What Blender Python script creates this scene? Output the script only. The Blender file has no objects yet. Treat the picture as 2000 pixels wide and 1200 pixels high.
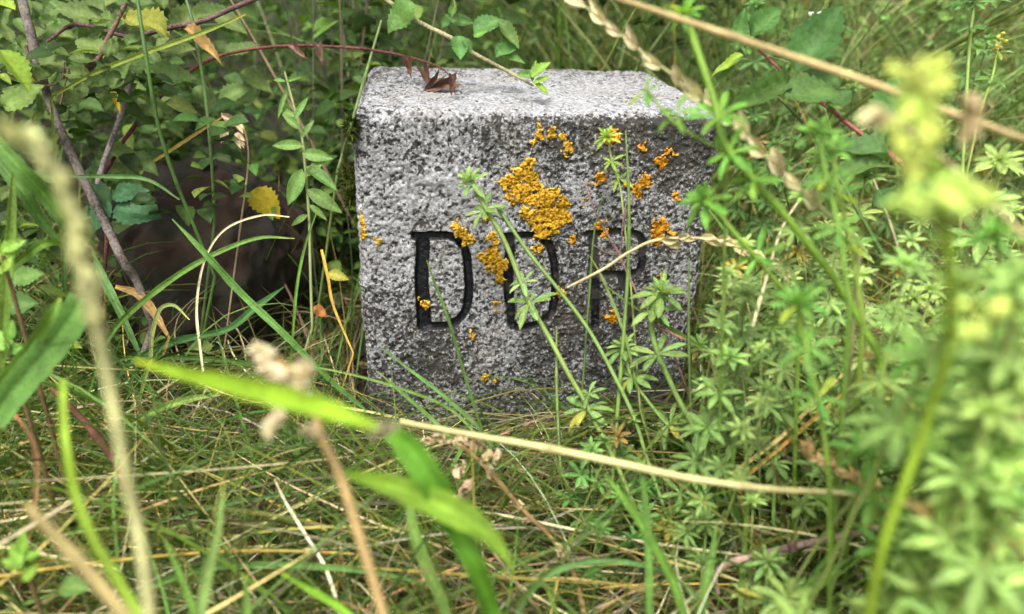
import bpy, math, random
import numpy as np
from mathutils import Vector, Matrix
random.seed(7)
RNG = np.random.default_rng(11)
SC = bpy.context.scene
COL = SC.collection

# ------------------------------------------------------------------ camera
H = 0.205                                   # height of the stone
CAM = np.array([-0.0628, -0.4012, 0.0793 + H])
PITCH, YAW, ROLL = [math.radians(a) for a in (25.61, 7.24, 2.19)]
FPX = 1455.0
_cy, _sy = math.cos(YAW), math.sin(YAW)
FW = np.array([_sy * math.cos(PITCH), _cy * math.cos(PITCH), -math.sin(PITCH)])
_rt = np.array([_cy, -_sy, 0.0]); _up = np.cross(_rt, FW)
RT = _rt * math.cos(ROLL) + _up * math.sin(ROLL)
UP = -_rt * math.sin(ROLL) + _up * math.cos(ROLL)
cd = bpy.data.cameras.new('camera')
cam = bpy.data.objects.new('camera', cd); COL.objects.link(cam)
cam.matrix_world = Matrix(((RT[0], UP[0], -FW[0], CAM[0]), (RT[1], UP[1], -FW[1], CAM[1]),
                           (RT[2], UP[2], -FW[2], CAM[2]), (0, 0, 0, 1)))
cd.sensor_width = 36; cd.lens = 36 * FPX / 2000
cd.clip_start = 0.01; cd.clip_end = 500
cd.dof.use_dof = True; cd.dof.focus_distance = 0.425; cd.dof.aperture_fstop = 5.8
SC.camera = cam

# ------------------------------------------------------------------ light
SUN_EL, SUN_AZ = math.radians(62), math.radians(205)     # azimuth measured from +Y clockwise
w = bpy.data.worlds.new('World'); SC.world = w; w.use_nodes = True
nt = w.node_tree; bg = nt.nodes['Background']
sky = nt.nodes.new('ShaderNodeTexSky'); sky.sky_type = 'NISHITA'; sky.sun_disc = False
sky.sun_elevation = SUN_EL; sky.sun_rotation = SUN_AZ; sky.dust_density = 6; sky.air_density = 1.2
hs = nt.nodes.new('ShaderNodeHueSaturation'); hs.inputs['Saturation'].default_value = 0.22   # overcast: grey cloud
nt.links.new(sky.outputs[0], hs.inputs['Color']); nt.links.new(hs.outputs[0], bg.inputs[0])
bg.inputs[1].default_value = 0.115
sl = bpy.data.lights.new('sun', 'SUN'); sl.energy = 1.5; sl.angle = math.radians(11); sl.color = (1.0, 0.96, 0.9)
so = bpy.data.objects.new('sun', sl); COL.objects.link(so)
so.rotation_euler = Vector((-math.sin(SUN_AZ) * math.cos(SUN_EL), -math.cos(SUN_AZ) * math.cos(SUN_EL), -math.sin(SUN_EL))).to_track_quat('-Z', 'Y').to_euler()
SC.view_settings.view_transform = 'Standard'; SC.view_settings.look = 'None'
SC.view_settings.gamma = 1; SC.view_settings.use_curve_mapping = False
SC.view_settings.exposure = 1.22
SC.cycles.max_bounces = 6; SC.cycles.transmission_bounces = 4; SC.cycles.diffuse_bounces = 4
SC.cycles.use_denoising = True; SC.cycles.denoising_input_passes = 'RGB_ALBEDO'

# ------------------------------------------------------------------ projection helpers (photo pixels, 2000 x 1200)
def ray(px, py): return FW + RT * (px - 1000) / FPX - UP * (py - 600) / FPX
def project(P):
    d = np.asarray(P) - CAM; z = d @ FW
    return 1000 + FPX * (d @ RT) / z, 600 - FPX * (d @ UP) / z, z
def gz(x, y):
    x = np.asarray(x, float); y = np.asarray(y, float)
    z = 0.006 * np.sin(x * 23 + 1.3) * np.cos(y * 19) + 0.004 * np.sin(x * 51 + y * 37)
    z = z + 0.30 * (1 - np.exp(-np.maximum(y - 0.45, 0) * 0.7))
    return z
def box_depth(px, py, m=0.0):
    d = ray(px, py); lo = np.array([-.1015 - m, -m, -.05]); hi = np.array([.104 + m, .161 + m, H + .002 + m])
    t0, t1 = -1e9, 1e9
    for i in range(3):
        a, b = (lo[i] - CAM[i]) / d[i], (hi[i] - CAM[i]) / d[i]
        t0 = max(t0, min(a, b)); t1 = min(t1, max(a, b))
    return t0 if t0 < t1 and t0 > 0 else None
def at(px, py, d, off=0.003):
    """point seen at a pixel at depth d, kept in front of the stone and above the ground"""
    b = box_depth(px, py, off)
    if b is not None: d = min(d, b)
    r = ray(px, py); p = CAM + r * d
    while p[2] < gz(p[0], p[1]) + .001 and d > .05:
        d -= .004; p = CAM + r * d
    return p
def face(px, py):
    d = ray(px, py); t = -CAM[1] / d[1]; p = CAM + t * d
    return p[0], p[2]

# ------------------------------------------------------------------ numpy noise
def _hash(i, j, k, s):
    n = (i * 374761393 + j * 668265263 + k * 2147483647 + s * 974634777) & 0xffffffff
    n = ((n ^ (n >> 13)) * 1274126177) & 0xffffffff
    n = ((n ^ (n >> 16)) * 2246822519) & 0xffffffff
    return ((n ^ (n >> 15)) & 0xffff) / 65535.0
def vnoise(P, scale, s=0):
    Q = P * scale + 1000.5; I = np.floor(Q).astype(np.int64); f = Q - I; f = f * f * (3 - 2 * f); r = 0
    for a in (0, 1):
        for b in (0, 1):
            for c in (0, 1):
                wgt = (f[:, 0] if a else 1 - f[:, 0]) * (f[:, 1] if b else 1 - f[:, 1]) * (f[:, 2] if c else 1 - f[:, 2])
                r = r + wgt * _hash(I[:, 0] + a, I[:, 1] + b, I[:, 2] + c, s)
    return r * 2 - 1
def fbm(P, scale, o=4, s=0, gain=.5):
    r = 0; a = 1; t = 0
    for k in range(o):
        r = r + a * vnoise(P, scale * 2.03 ** k, s + k * 17); t += a; a *= gain
    return r / t
def sstep(a, b, x):
    t = np.clip((x - a) / (b - a), 0, 1); return t * t * (3 - 2 * t)

# ------------------------------------------------------------------ mesh helpers
def mesh_np(name, V, F, mat=None, cols=None, smooth=True, attrs=None):
    V = np.asarray(V, np.float32); F = np.asarray(F, np.int32); k = F.shape[1]
    me = bpy.data.meshes.new(name)
    me.vertices.add(len(V)); me.vertices.foreach_set('co', V.ravel())
    me.loops.add(F.size); me.loops.foreach_set('vertex_index', F.ravel())
    me.polygons.add(len(F)); me.polygons.foreach_set('loop_start', np.arange(0, F.size, k, dtype=np.int32))
    me.polygons.foreach_set('use_smooth', np.full(len(F), smooth))
    if cols is not None:
        a = me.color_attributes.new('tint', 'FLOAT_COLOR', 'POINT')
        c = np.ones((len(V), 4), np.float32); c[:, :3] = cols; a.data.foreach_set('color', c.ravel())
    for n, v in (attrs or {}).items():
        a = me.attributes.new(n, 'FLOAT', 'POINT'); a.data.foreach_set('value', np.asarray(v, np.float32))
    me.update(calc_edges=True); me.validate()
    if mat: me.materials.append(mat)
    return me
def obj(name, me, parent=None, M=None, color=None):
    o = bpy.data.objects.new(name, me); COL.objects.link(o)
    if parent is not None: o.parent = parent
    if M is not None: o.matrix_local = M
    if color is not None: o.color = (*color, 1)
    return o
def tag(o, label=None, cat=None, group=None, kind=None):
    if label: o['label'] = label
    if cat: o['category'] = cat
    if group: o['group'] = group
    if kind: o['kind'] = kind
    return o
def root(name, loc, label, cat, group=None):
    o = bpy.data.objects.new(name, None); COL.objects.link(o); o.location = loc; o.empty_display_size = .01
    return tag(o, label, cat, group)
def unit(v): v = np.asarray(v, float); return v / (np.linalg.norm(v) + 1e-12)
def spline(pts, n=6):
    """Catmull-Rom through rows of any width"""
    P = np.asarray(pts, float)
    if len(P) < 3: return np.array([P[0] + (P[-1] - P[0]) * t for t in np.linspace(0, 1, n + 1)])
    P = np.vstack([2 * P[0] - P[1], P, 2 * P[-1] - P[-2]]); out = []
    for i in range(1, len(P) - 2):
        for t in np.arange(n) / n:
            a, b, c, d = P[i - 1:i + 3]
            out.append(.5 * (2 * b + (c - a) * t + (2 * a - 5 * b + 4 * c - d) * t * t + (3 * b - a - 3 * c + d) * t ** 3))
    out.append(P[-2]); return np.array(out)
def tangents(P):
    T = np.gradient(P, axis=0); return T / (np.linalg.norm(T, axis=1, keepdims=True) + 1e-12)
def ribbon(name, C, mat, fold=.25, twist=0., tint=None, face_to=None):
    """C rows: x y z width; a folded, veined blade of nine rails with a keel, dry at the tip"""
    P, wd = C[:, :3], np.maximum(C[:, 3], 1e-5); T = tangents(P)
    V = []; cols = []; m = 9; us = np.linspace(-1, 1, m); rs = random.Random(len(P) * 7 + int(abs(P[0][0]) * 1e5))
    vein = np.array([rs.uniform(.84, 1.12) for _ in us]); vein[4] = 1.3; ph = rs.random() * 6; dry = rs.random() < .55
    for i in range(len(P)):
        view = unit((CAM if face_to is None else face_to) - P[i]); s = unit(np.cross(T[i], view)); n = np.cross(s, T[i])
        a = twist * (i / len(P) - .3); s, n = s * math.cos(a) + n * math.sin(a), n * math.cos(a) - s * math.sin(a)
        h = wd[i] / 2 * (1 + .05 * math.sin(i * 1.7 + ph) + .04 * rs.uniform(-1, 1))
        base = np.ones(3) if tint is None else tint[i]
        f = max(0., 1 - i / (len(P) * .10)) if dry else 0.
        for j, u in enumerate(us):
            V.append(P[i] + s * h * u - n * h * fold * 1.3 * (1 - abs(u)) + n * h * .05 * (j % 2))
            cl = base * vein[j] * (1 + .10 * math.sin(i * .9 + ph + j)); cols.append(cl * (1 - f) + cl * np.array([1.9 if C[0][3] < .002 else 1.4, 1.3, 1.0]) * f)
    F = [(m * i + j, m * i + j + 1, m * (i + 1) + j + 1, m * (i + 1) + j) for i in range(len(P) - 1) for j in range(m - 1)]
    return mesh_np(name, V, F, mat, np.array(cols))
def tube(name, C, mat, k=7, tint=None, rough=0.):
    P, R = C[:, :3], np.maximum(C[:, 3] / 2, 1e-5); T = tangents(P); V = []
    ref = unit(np.cross(T[0], [.3, .5, .8]))
    for i in range(len(P)):
        a = unit(ref - T[i] * (ref @ T[i])); b = np.cross(T[i], a); ref = a
        for j in range(k):
            q = 2 * math.pi * j / k; r = R[i] * (1 + rough * (random.random() - .5)); V.append(P[i] + (a * math.cos(q) + b * math.sin(q)) * r)
    F = [(k * i + j, k * i + (j + 1) % k, k * (i + 1) + (j + 1) % k, k * (i + 1) + j) for i in range(len(P) - 1) for j in range(k)]
    t = np.ones((len(V), 3)) if tint is None else np.repeat(tint, k, axis=0)
    return mesh_np(name, V, F, mat, t)
def join_np(parts):
    V = []; F = []; C = []; o = 0
    for v, f, c in parts: V.append(v); F.append(np.asarray(f) + o); C.append(c); o += len(v)
    return np.vstack(V), np.vstack(F), np.vstack(C)

# ------------------------------------------------------------------ materials
def new_mat(name):
    m = bpy.data.materials.new(name); m.use_nodes = True; return m, m.node_tree, m.node_tree.nodes['Principled BSDF']
def N(nt, t, **kw):
    n = nt.nodes.new(t)
    for k, v in kw.items():
        if k in n.inputs: n.inputs[k].default_value = v
        else: setattr(n, k, v)
    return n
def leafy(name, rgb=(1, 1, 1), trans=.35, rough=.5, scale=900., var=.45, spec=.35, veins=False):
    """plant surface: object colour x tint attribute x mottling; part of the light passes through"""
    m, nt, b = new_mat(name); L = nt.links.new
    oi = N(nt, 'ShaderNodeObjectInfo'); at_ = N(nt, 'ShaderNodeAttribute', attribute_name='tint')
    tc = N(nt, 'ShaderNodeTexCoord'); no = N(nt, 'ShaderNodeTexNoise', Scale=scale, Detail=3.0)
    no2 = N(nt, 'ShaderNodeTexNoise', Scale=scale * .12, Detail=2.0)
    geo = N(nt, 'ShaderNodeNewGeometry')
    L(geo.outputs['Position'], no.inputs['Vector']); L(geo.outputs['Position'], no2.inputs['Vector'])
    mx = N(nt, 'ShaderNodeMix', data_type='RGBA', blend_type='MULTIPLY'); mx.inputs[0].default_value = 1
    L(oi.outputs['Color'], mx.inputs[6]); L(at_.outputs['Color'], mx.inputs[7])
    m2 = N(nt, 'ShaderNodeMix', data_type='RGBA', blend_type='MULTIPLY'); m2.inputs[0].default_value = 1
    L(mx.outputs[2], m2.inputs[6]); m2.inputs[7].default_value = (*rgb, 1)
    ad = N(nt, 'ShaderNodeMath', operation='ADD'); L(no.outputs[0], ad.inputs[0]); L(no2.outputs[0], ad.inputs[1])
    mr = N(nt, 'ShaderNodeMapRange'); mr.inputs[1].default_value = .7; mr.inputs[2].default_value = 1.3
    mr.inputs[3].default_value = 1 - var; mr.inputs[4].default_value = 1 + var; L(ad.outputs[0], mr.inputs[0])
    hv = N(nt, 'ShaderNodeHueSaturation'); L(m2.outputs[2], hv.inputs['Color']); L(mr.outputs[0], hv.inputs['Value'])
    rr = N(nt, 'ShaderNodeMapRange'); rr.inputs[3].default_value = .485; rr.inputs[4].default_value = .515
    L(oi.outputs['Random'], rr.inputs[0]); L(rr.outputs[0], hv.inputs['Hue'])
    L(hv.outputs[0], b.inputs['Base Color']); b.inputs['Roughness'].default_value = rough
    b.inputs['Specular IOR Level'].default_value = spec
    bp = N(nt, 'ShaderNodeBump', Strength=.35, Distance=.0003); L(no.outputs[0], bp.inputs['Height']); L(bp.outputs[0], b.inputs['Normal'])
    if trans > 0:
        tr = N(nt, 'ShaderNodeBsdfTranslucent'); ht = N(nt, 'ShaderNodeHueSaturation', Saturation=1.15, Value=1.25, Hue=.485)
        L(hv.outputs[0], ht.inputs['Color']); L(ht.outputs[0], tr.inputs[0])
        ms = N(nt, 'ShaderNodeMixShader', Fac=trans); L(b.outputs[0], ms.inputs[1]); L(tr.outputs[0], ms.inputs[2])
        L(ms.outputs[0], nt.nodes['Material Output'].inputs[0])
    return m
M_LEAF = leafy('leaf_green', (1.0, 1.03, .85), trans=.38, spec=.2)
M_LEAFS = leafy('leaf_glossy', (1.0, 1.02, .78), trans=.3, rough=.55, scale=500, var=.3, spec=.18)
M_GRASS = leafy('grass_green', (1.02, 1.0, .72), trans=.3, rough=.55, var=.3, spec=.15)
M_DRY = leafy('straw', (1.02, 1.06, .9), trans=.15, rough=.7, var=.35, spec=.2)
M_STEM = leafy('stem_green', (1.1, .95, .8), trans=.08, rough=.5, var=.25)
M_BARK = leafy('bark', trans=0, rough=.85, scale=700, var=.7, spec=.2)
M_FLOR = leafy('floret', trans=.35, rough=.6, var=.25, spec=.2)

# ------------------------------------------------------------------ ground
def make_ground():
    xs = np.concatenate([-np.geomspace(60, .5, 30), np.linspace(-.48, .7, 150), np.geomspace(.72, 60, 30)])
    ys = np.concatenate([-np.geomspace(60, .5, 20), np.linspace(-.48, 1.2, 170), np.geomspace(1.25, 60, 30)])
    X, Y = np.meshgrid(xs, ys); P = np.stack([X.ravel(), Y.ravel(), np.zeros(X.size)], 1)
    near = np.exp(-(P[:, 0] ** 2 + P[:, 1] ** 2) * .5)
    P[:, 2] = gz(P[:, 0], P[:, 1]) + .006 * fbm(P, 60, 4, 3) * near - .003
    n = len(xs); F = [(j * n + i, j * n + i + 1, (j + 1) * n + i + 1, (j + 1) * n + i) for j in range(len(ys) - 1) for i in range(n - 1)]
    m, nt, b = new_mat('soil'); L = nt.links.new
    tc = N(nt, 'ShaderNodeNewGeometry'); a = N(nt, 'ShaderNodeTexNoise', Scale=160., Detail=8.0, Roughness=.7); L(tc.outputs['Position'], a.inputs['Vector'])
    cr = N(nt, 'ShaderNodeValToRGB'); L(a.outputs[0], cr.inputs[0]); e = cr.color_ramp.elements
    e[0].position = .35; e[0].color = (.008, .006, .004, 1); e[1].position = .75; e[1].color = (.07, .052, .032, 1)
    L(cr.outputs[0], b.inputs['Base Color']); b.inputs['Roughness'].default_value = .95
    bp = N(nt, 'ShaderNodeBump', Strength=1.0, Distance=.003); L(a.outputs[0], bp.inputs['Height']); L(bp.outputs[0], b.inputs['Normal'])
    tag(obj('ground', mesh_np('ground', P, F, m)), kind='structure')
make_ground()

# ------------------------------------------------------------------ the stone
def seg(a, b): return [a, b]
def curve_px(pts): return [tuple(p) for p in spline(pts, 6)]
# strokes in photo pixels: (polyline, half width px at each end); painted strength
LETTERS = [
  [([(826, 470), (824, 560), (829, 637)], 14.5), (curve_px([(812, 463), (850, 461), (885, 464), (906, 485), (914, 520), (916, 575), (908, 610), (888, 632), (862, 639), (830, 638)]), 9)],
  [([(997, 470), (992, 560), (1000, 636)], 11), (curve_px([(985, 463), (1030, 460), (1060, 466), (1077, 490), (1084, 530), (1084, 580), (1074, 615), (1050, 634), (1010, 640)]), 8.5)],
  [([(1158, 466), (1162, 550), (1163, 634)], 10), (curve_px([(1148, 458), (1200, 455), (1240, 458), (1254, 470), (1256, 500), (1251, 527), (1225, 536), (1172, 537)]), 9),
   ([(1215, 540), (1232, 575), (1238, 632)], 12)],
]
LICHEN = [
 [(1025,345,26),(1000,365,26),(1040,375,28),(1075,385,20),(1065,430,33),(1095,400,18),(1028,415,14),(1055,447,20),(1012,385,22),(1033,325,14),(1100,425,14)],
 [(960,470,14),(955,500,20),(970,520,22),(975,545,13),(944,505,13),(965,458,9)], [(905,455,14),(918,467,13),(895,442,9)],
 [(1055,262,14),(1075,262,9),(1048,278,8)], [(1107,290,12),(1098,266,8)], [(1305,303,13),(1293,322,14)],
 [(1258,355,13),(1248,380,9),(1240,366,10)], [(1172,352,13)], [(1290,445,20),(1285,465,20),(1312,472,14),(1275,450,10)],
 [(1255,290,8)], [(704,433,12),(701,455,12)], [(735,468,7)], [(828,597,7)], [(972,595,9),(969,609,8)], [(950,740,9),(966,743,10)],
 [(1198,618,13)], [(922,657,7)], [(1190,268,14)], [(1093,570,11)], [(1170,437,10),(1182,450,8)], [(1117,468,8)], [(1050,485,8)],
 [(1322,385,6)], [(1290,541,7)], [(735,1,0)], [(1140,400,6)], [(1102,705,6)], [(945,427,5)]]
LICHEN = [l for l in LICHEN if l[0][2] > 0]
def seg_dist(px, pz, poly, rad):
    best = np.full(px.shape, 9.)
    pts = [face(*q) for q in poly]
    for a, b in zip(pts[:-1], pts[1:]):
        ax, az = a; bx, bz = b; L2 = (bx - ax) ** 2 + (bz - az) ** 2 + 1e-12
        t = np.clip(((px - ax) * (bx - ax) + (pz - az) * (bz - az)) / L2, 0, 1)
        best = np.minimum(best, np.hypot(px - ax - t * (bx - ax), pz - az - t * (bz - az)))
    return best - rad * .000285
SX0, SX1, SD, HT = -.1008, .1035, .160, H + .0018
def shape_point(P0):
    """rounded box + worn relief. P0 on the sharp box. returns pos, normal"""
    lo = np.array([SX0, 0, -.04]); hi = np.array([SX1, SD, HT])
    R = np.full(len(P0), .0075)
    R = R + .006 * sstep(.02, .1, -P0[:, 0]) * 0
    Rc = R[:, None]
    q = np.clip(P0, lo + Rc, hi - Rc); n = P0 - q; ln = np.linalg.norm(n, axis=1, keepdims=True); n = n / ln
    return q + n * Rc, n
def relief(P, n):
    r = .0016 * fbm(P, 28, 3, 1) + .0014 * fbm(P, 110, 3, 5)
    c = fbm(P, 560, 3, 9); pits = -np.clip(-c - .05, 0, 1)           # pitted, worn surface
    top = np.clip(n[:, 2], 0, 1)
    g = vnoise(P, 450, 41)
    r = r + (.0008 * c + .0014 * pits + .0003 * g) * (1 - .5 * top)
    chip = sstep(.15, .6, fbm(P, 40, 3, 77))
    return r, pits
def make_stone():
    nx, nz = 370, 400
    xs = np.linspace(SX0, SX1, nx); zs = np.linspace(-.04, HT, nz)
    ys = np.concatenate([np.linspace(0, .016, 30), np.linspace(.0175, .145, 94), np.linspace(.1465, SD, 14)])
    V = []; F = []; off = 0; letterid = []
    def grid(A, B, fn):
        nonlocal off
        a, b = np.meshgrid(A, B); v = fn(a.ravel(), b.ravel()); n = len(A); m = len(B)
        i = np.arange(n - 1)[None, :]; j = np.arange(m - 1)[:, None]; k = (j * n + i).ravel() + off
        V.append(v); F.append(np.stack([k, k + 1, k + 1 + n, k + n], 1)); off += len(v)
    grid(xs, zs, lambda a, b: np.stack([a, 0 * a, b], 1))
    nfront = off
    grid(xs, ys, lambda a, b: np.stack([a, b, 0 * a + HT], 1))
    grid(ys[::-1], zs, lambda a, b: np.stack([0 * a + SX0, a, b], 1))
    grid(ys, zs, lambda a, b: np.stack([0 * a + SX1, a, b], 1))
    grid(xs[::-1][::6], zs[::6], lambda a, b: np.stack([a, 0 * a + SD, b], 1))
    V = np.vstack(V); F = np.vstack(F)
    P, n = shape_point(V + (RNG.random(V.shape) - .5) * 0)
    r, pits = relief(P, n)
    fx, fz = P[:, 0], P[:, 2]; front = n[:, 1] < -.7
    wob = .0006 * fbm(P, 90, 2, 23) + .0004 * fbm(P, 300, 2, 29)
    paint = np.zeros(len(P)); lid = np.zeros(len(P), int); groove = np.zeros(len(P))
    for li, strokes in enumerate(LETTERS):
        d = np.full(len(P), 9.)
        for poly, rad in strokes: d[front] = np.minimum(d[front], seg_dist(fx[front], fz[front], poly, rad))
        d = d + wob
        dep = (.0042, .0038, .0031)[li]
        g = sstep(.0004, -.0016, d); groove = np.maximum(groove, g * dep)
        lid[d < .0002] = li + 1
        wear = fbm(P, 160, 3, 51 + li)
        # paint survives best on the first letter's stem and weathers away to the right
        keep = (.85, .44, .14)[li] + .25 * (fx < face(838, 500)[0]) * (li == 0)
        paint = np.maximum(paint, sstep(.0004, -.0004, d) * sstep(.5 - keep, .75 - keep, wear * 1.5 + .35))
        bleed = sstep(.004, .0, d) * .5 * sstep(.1, .6, fbm(P, 60, 3, 61)); paint = np.maximum(paint, bleed * .6)
    groove_shade = np.clip(groove / .004, 0, 1) * .9  # shade of the carved grooves put into the colour, along with grime
    P = P + n * (r * np.where(groove > .001, .45, 1))[:, None] - n * groove[:, None]
    # broken corner edges
    e = np.minimum(.1 - np.abs(V[:, 0]), 1) + np.maximum(0, H - V[:, 2]) * 0
    # grime: crust of dark algae, in drifts, plus the groove shade; clean near the left upper part and on the bright top
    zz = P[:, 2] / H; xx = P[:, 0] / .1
    grime_shade = .44 + .62 * fbm(P, 26, 4, 90) + .16 * sstep(-.3, .9, xx) * (n[:, 1] < -.5) + .30 * sstep(.5, .05, zz) + .35 * np.clip(fbm(P * np.array([1, 1, .12]), 70, 3, 93), 0, 1) * sstep(.3, .95, zz) * (n[:, 1] < -.5) + .28 * sstep(.80, .93, zz) * (n[:, 1] < -.6) - .25 * sstep(.1, -.7, xx) * sstep(.35, .6, zz)
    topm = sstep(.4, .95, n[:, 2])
    grime_shade = grime_shade * (1 - topm) + topm * (.02 + .5 * fbm(P, 30, 3, 95) + .35 * sstep(.04, .13, P[:, 1]) + .25 * sstep(.0, -.8, xx))
    grime_shade = grime_shade + groove_shade
    pit = np.clip(-fbm(P, 560, 3, 9) * 1.6 + .1, 0, 1)
    # material
    m, nt, b = new_mat('granite'); L = nt.links.new
    geo = N(nt, 'ShaderNodeTexCoord')
    def noise(s, d=3., r=.6):
        q = N(nt, 'ShaderNodeTexNoise', Scale=s, Detail=d, Roughness=r); L(geo.outputs['Object'], q.inputs['Vector']); return q
    A = lambda nme: N(nt, 'ShaderNodeAttribute', attribute_name=nme)
    n1, n2, n3, n4 = noise(700.), noise(340., 4.), noise(1300., 2.), noise(30., 4.)
    vo = N(nt, 'ShaderNodeTexVoronoi', Scale=850.); L(geo.outputs['Object'], vo.inputs['Vector'])
    # mineral grains
    cr = N(nt, 'ShaderNodeValToRGB'); L(vo.outputs['Color'], cr.inputs[0]); cr.color_ramp.interpolation = 'CONSTANT'
    e = cr.color_ramp.elements; e[0].color = (.245, .248, .255, 1); e[1].position = .35; e[1].color = (.355, .36, .368, 1)
    for p, c in ((.55, (.17, .168, .165, 1)), (.72, (.50, .50, .505, 1)), (.86, (.07, .068, .065, 1))):
        q = cr.color_ramp.elements.new(p); q.color = c
    soft = N(nt, 'ShaderNodeMix', data_type='RGBA', blend_type='MIX'); soft.inputs[0].default_value = .45
    L(cr.outputs[0], soft.inputs[6]); cr2 = N(nt, 'ShaderNodeValToRGB'); L(n2.outputs[0], cr2.inputs[0])
    cr2.color_ramp.elements[0].position = .36; cr2.color_ramp.elements[0].color = (.15, .148, .142, 1)
    cr2.color_ramp.elements[1].position = .6; cr2.color_ramp.elements[1].color = (.435, .44, .452, 1); L(cr2.outputs[0], soft.inputs[7])
    # dark crust where grime is high and in the pits; also the groove shade
    s1 = N(nt, 'ShaderNodeMath', operation='MULTIPLY_ADD'); L(A('grime_shade').outputs['Fac'], s1.inputs[0]); s1.inputs[1].default_value = .42; s1.inputs[2].default_value = -.10
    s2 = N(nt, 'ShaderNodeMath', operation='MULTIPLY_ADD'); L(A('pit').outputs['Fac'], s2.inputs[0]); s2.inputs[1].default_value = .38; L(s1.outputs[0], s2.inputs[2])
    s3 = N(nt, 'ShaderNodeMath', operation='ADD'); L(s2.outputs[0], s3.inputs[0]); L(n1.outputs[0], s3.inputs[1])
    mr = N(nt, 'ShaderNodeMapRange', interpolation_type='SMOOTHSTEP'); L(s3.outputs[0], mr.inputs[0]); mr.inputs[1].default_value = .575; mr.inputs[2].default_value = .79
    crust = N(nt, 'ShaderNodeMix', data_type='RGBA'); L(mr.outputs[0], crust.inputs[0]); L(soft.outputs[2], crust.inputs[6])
    cc = N(nt, 'ShaderNodeValToRGB'); L(n4.outputs[0], cc.inputs[0]); cc.color_ramp.elements[0].color = (.028, .028, .026, 1); cc.color_ramp.elements[0].position = .35
    cc.color_ramp.elements[1].color = (.062, .056, .046, 1); cc.color_ramp.elements[1].position = .65; L(cc.outputs[0], crust.inputs[7])
    # brownish stain
    st = N(nt, 'ShaderNodeMix', data_type='RGBA', blend_type='MULTIPLY'); L(crust.outputs[2], st.inputs[6]); st.inputs[7].default_value = (.90, .87, .82, 1)
    mr2 = N(nt, 'ShaderNodeMapRange'); L(n4.outputs[0], mr2.inputs[0]); mr2.inputs[1].default_value = .45; mr2.inputs[2].default_value = .65; L(mr2.outputs[0], st.inputs[0])
    # letter paint
    pm = N(nt, 'ShaderNodeMix', data_type='RGBA'); L(st.outputs[2], pm.inputs[6]); pm.inputs[7].default_value = (.008, .009, .011, 1)
    ps = N(nt, 'ShaderNodeMath', operation='MULTIPLY_ADD'); L(n1.outputs[0], ps.inputs[0]); ps.inputs[1].default_value = -3.4; ps.inputs[2].default_value = 1.55
    pa = N(nt, 'ShaderNodeMath', operation='ADD'); L(A('paint').outputs['Fac'], pa.inputs[0]); L(ps.outputs[0], pa.inputs[1])
    pr = N(nt, 'ShaderNodeMapRange', interpolation_type='SMOOTHSTEP'); L(pa.outputs[0], pr.inputs[0]); pr.inputs[1].default_value = .3; pr.inputs[2].default_value = .55
    L(pr.outputs[0], pm.inputs[0]); L(pm.outputs[2], b.inputs['Base Color'])
    rr = N(nt, 'ShaderNodeMapRange'); L(pr.outputs[0], rr.inputs[0]); rr.inputs[3].default_value = .85; rr.inputs[4].default_value = .45; L(rr.outputs[0], b.inputs['Roughness'])
    b.inputs['Specular IOR Level'].default_value = .3
    ba = N(nt, 'ShaderNodeMath', operation='ADD'); L(n1.outputs[0], ba.inputs[0]); L(n3.outputs[0], ba.inputs[1])
    bp = N(nt, 'ShaderNodeBump', Strength=.6, Distance=.0009); L(ba.outputs[0], bp.inputs['Height']); L(bp.outputs[0], b.inputs['Normal'])
    # split faces: body and three letters
    fl = lid[F].max(axis=1) * (F[:, 0] < nfront)
    def sub(name, mask, parent=None):
        f = F[mask]; u, inv = np.unique(f, return_inverse=True)
        return obj(name, mesh_np(name, P[u], inv.reshape(f.shape), m, attrs=dict(grime_shade=grime_shade[u], pit=pit[u], paint=paint[u])), parent)
    st_ = sub('boundary_stone', fl == 0)
    tag(st_, 'grey weathered granite boundary stone engraved DDR with orange lichen in the grass', 'boundary stone')
    for i, lb in enumerate(('engraved letter D still filled with black paint', 'second engraved letter D with worn black paint', 'engraved letter R, almost weathered away')):
        tag(sub('engraved_letter', fl == i + 1, st_), lb)
    return st_
STONE = make_stone()

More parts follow.
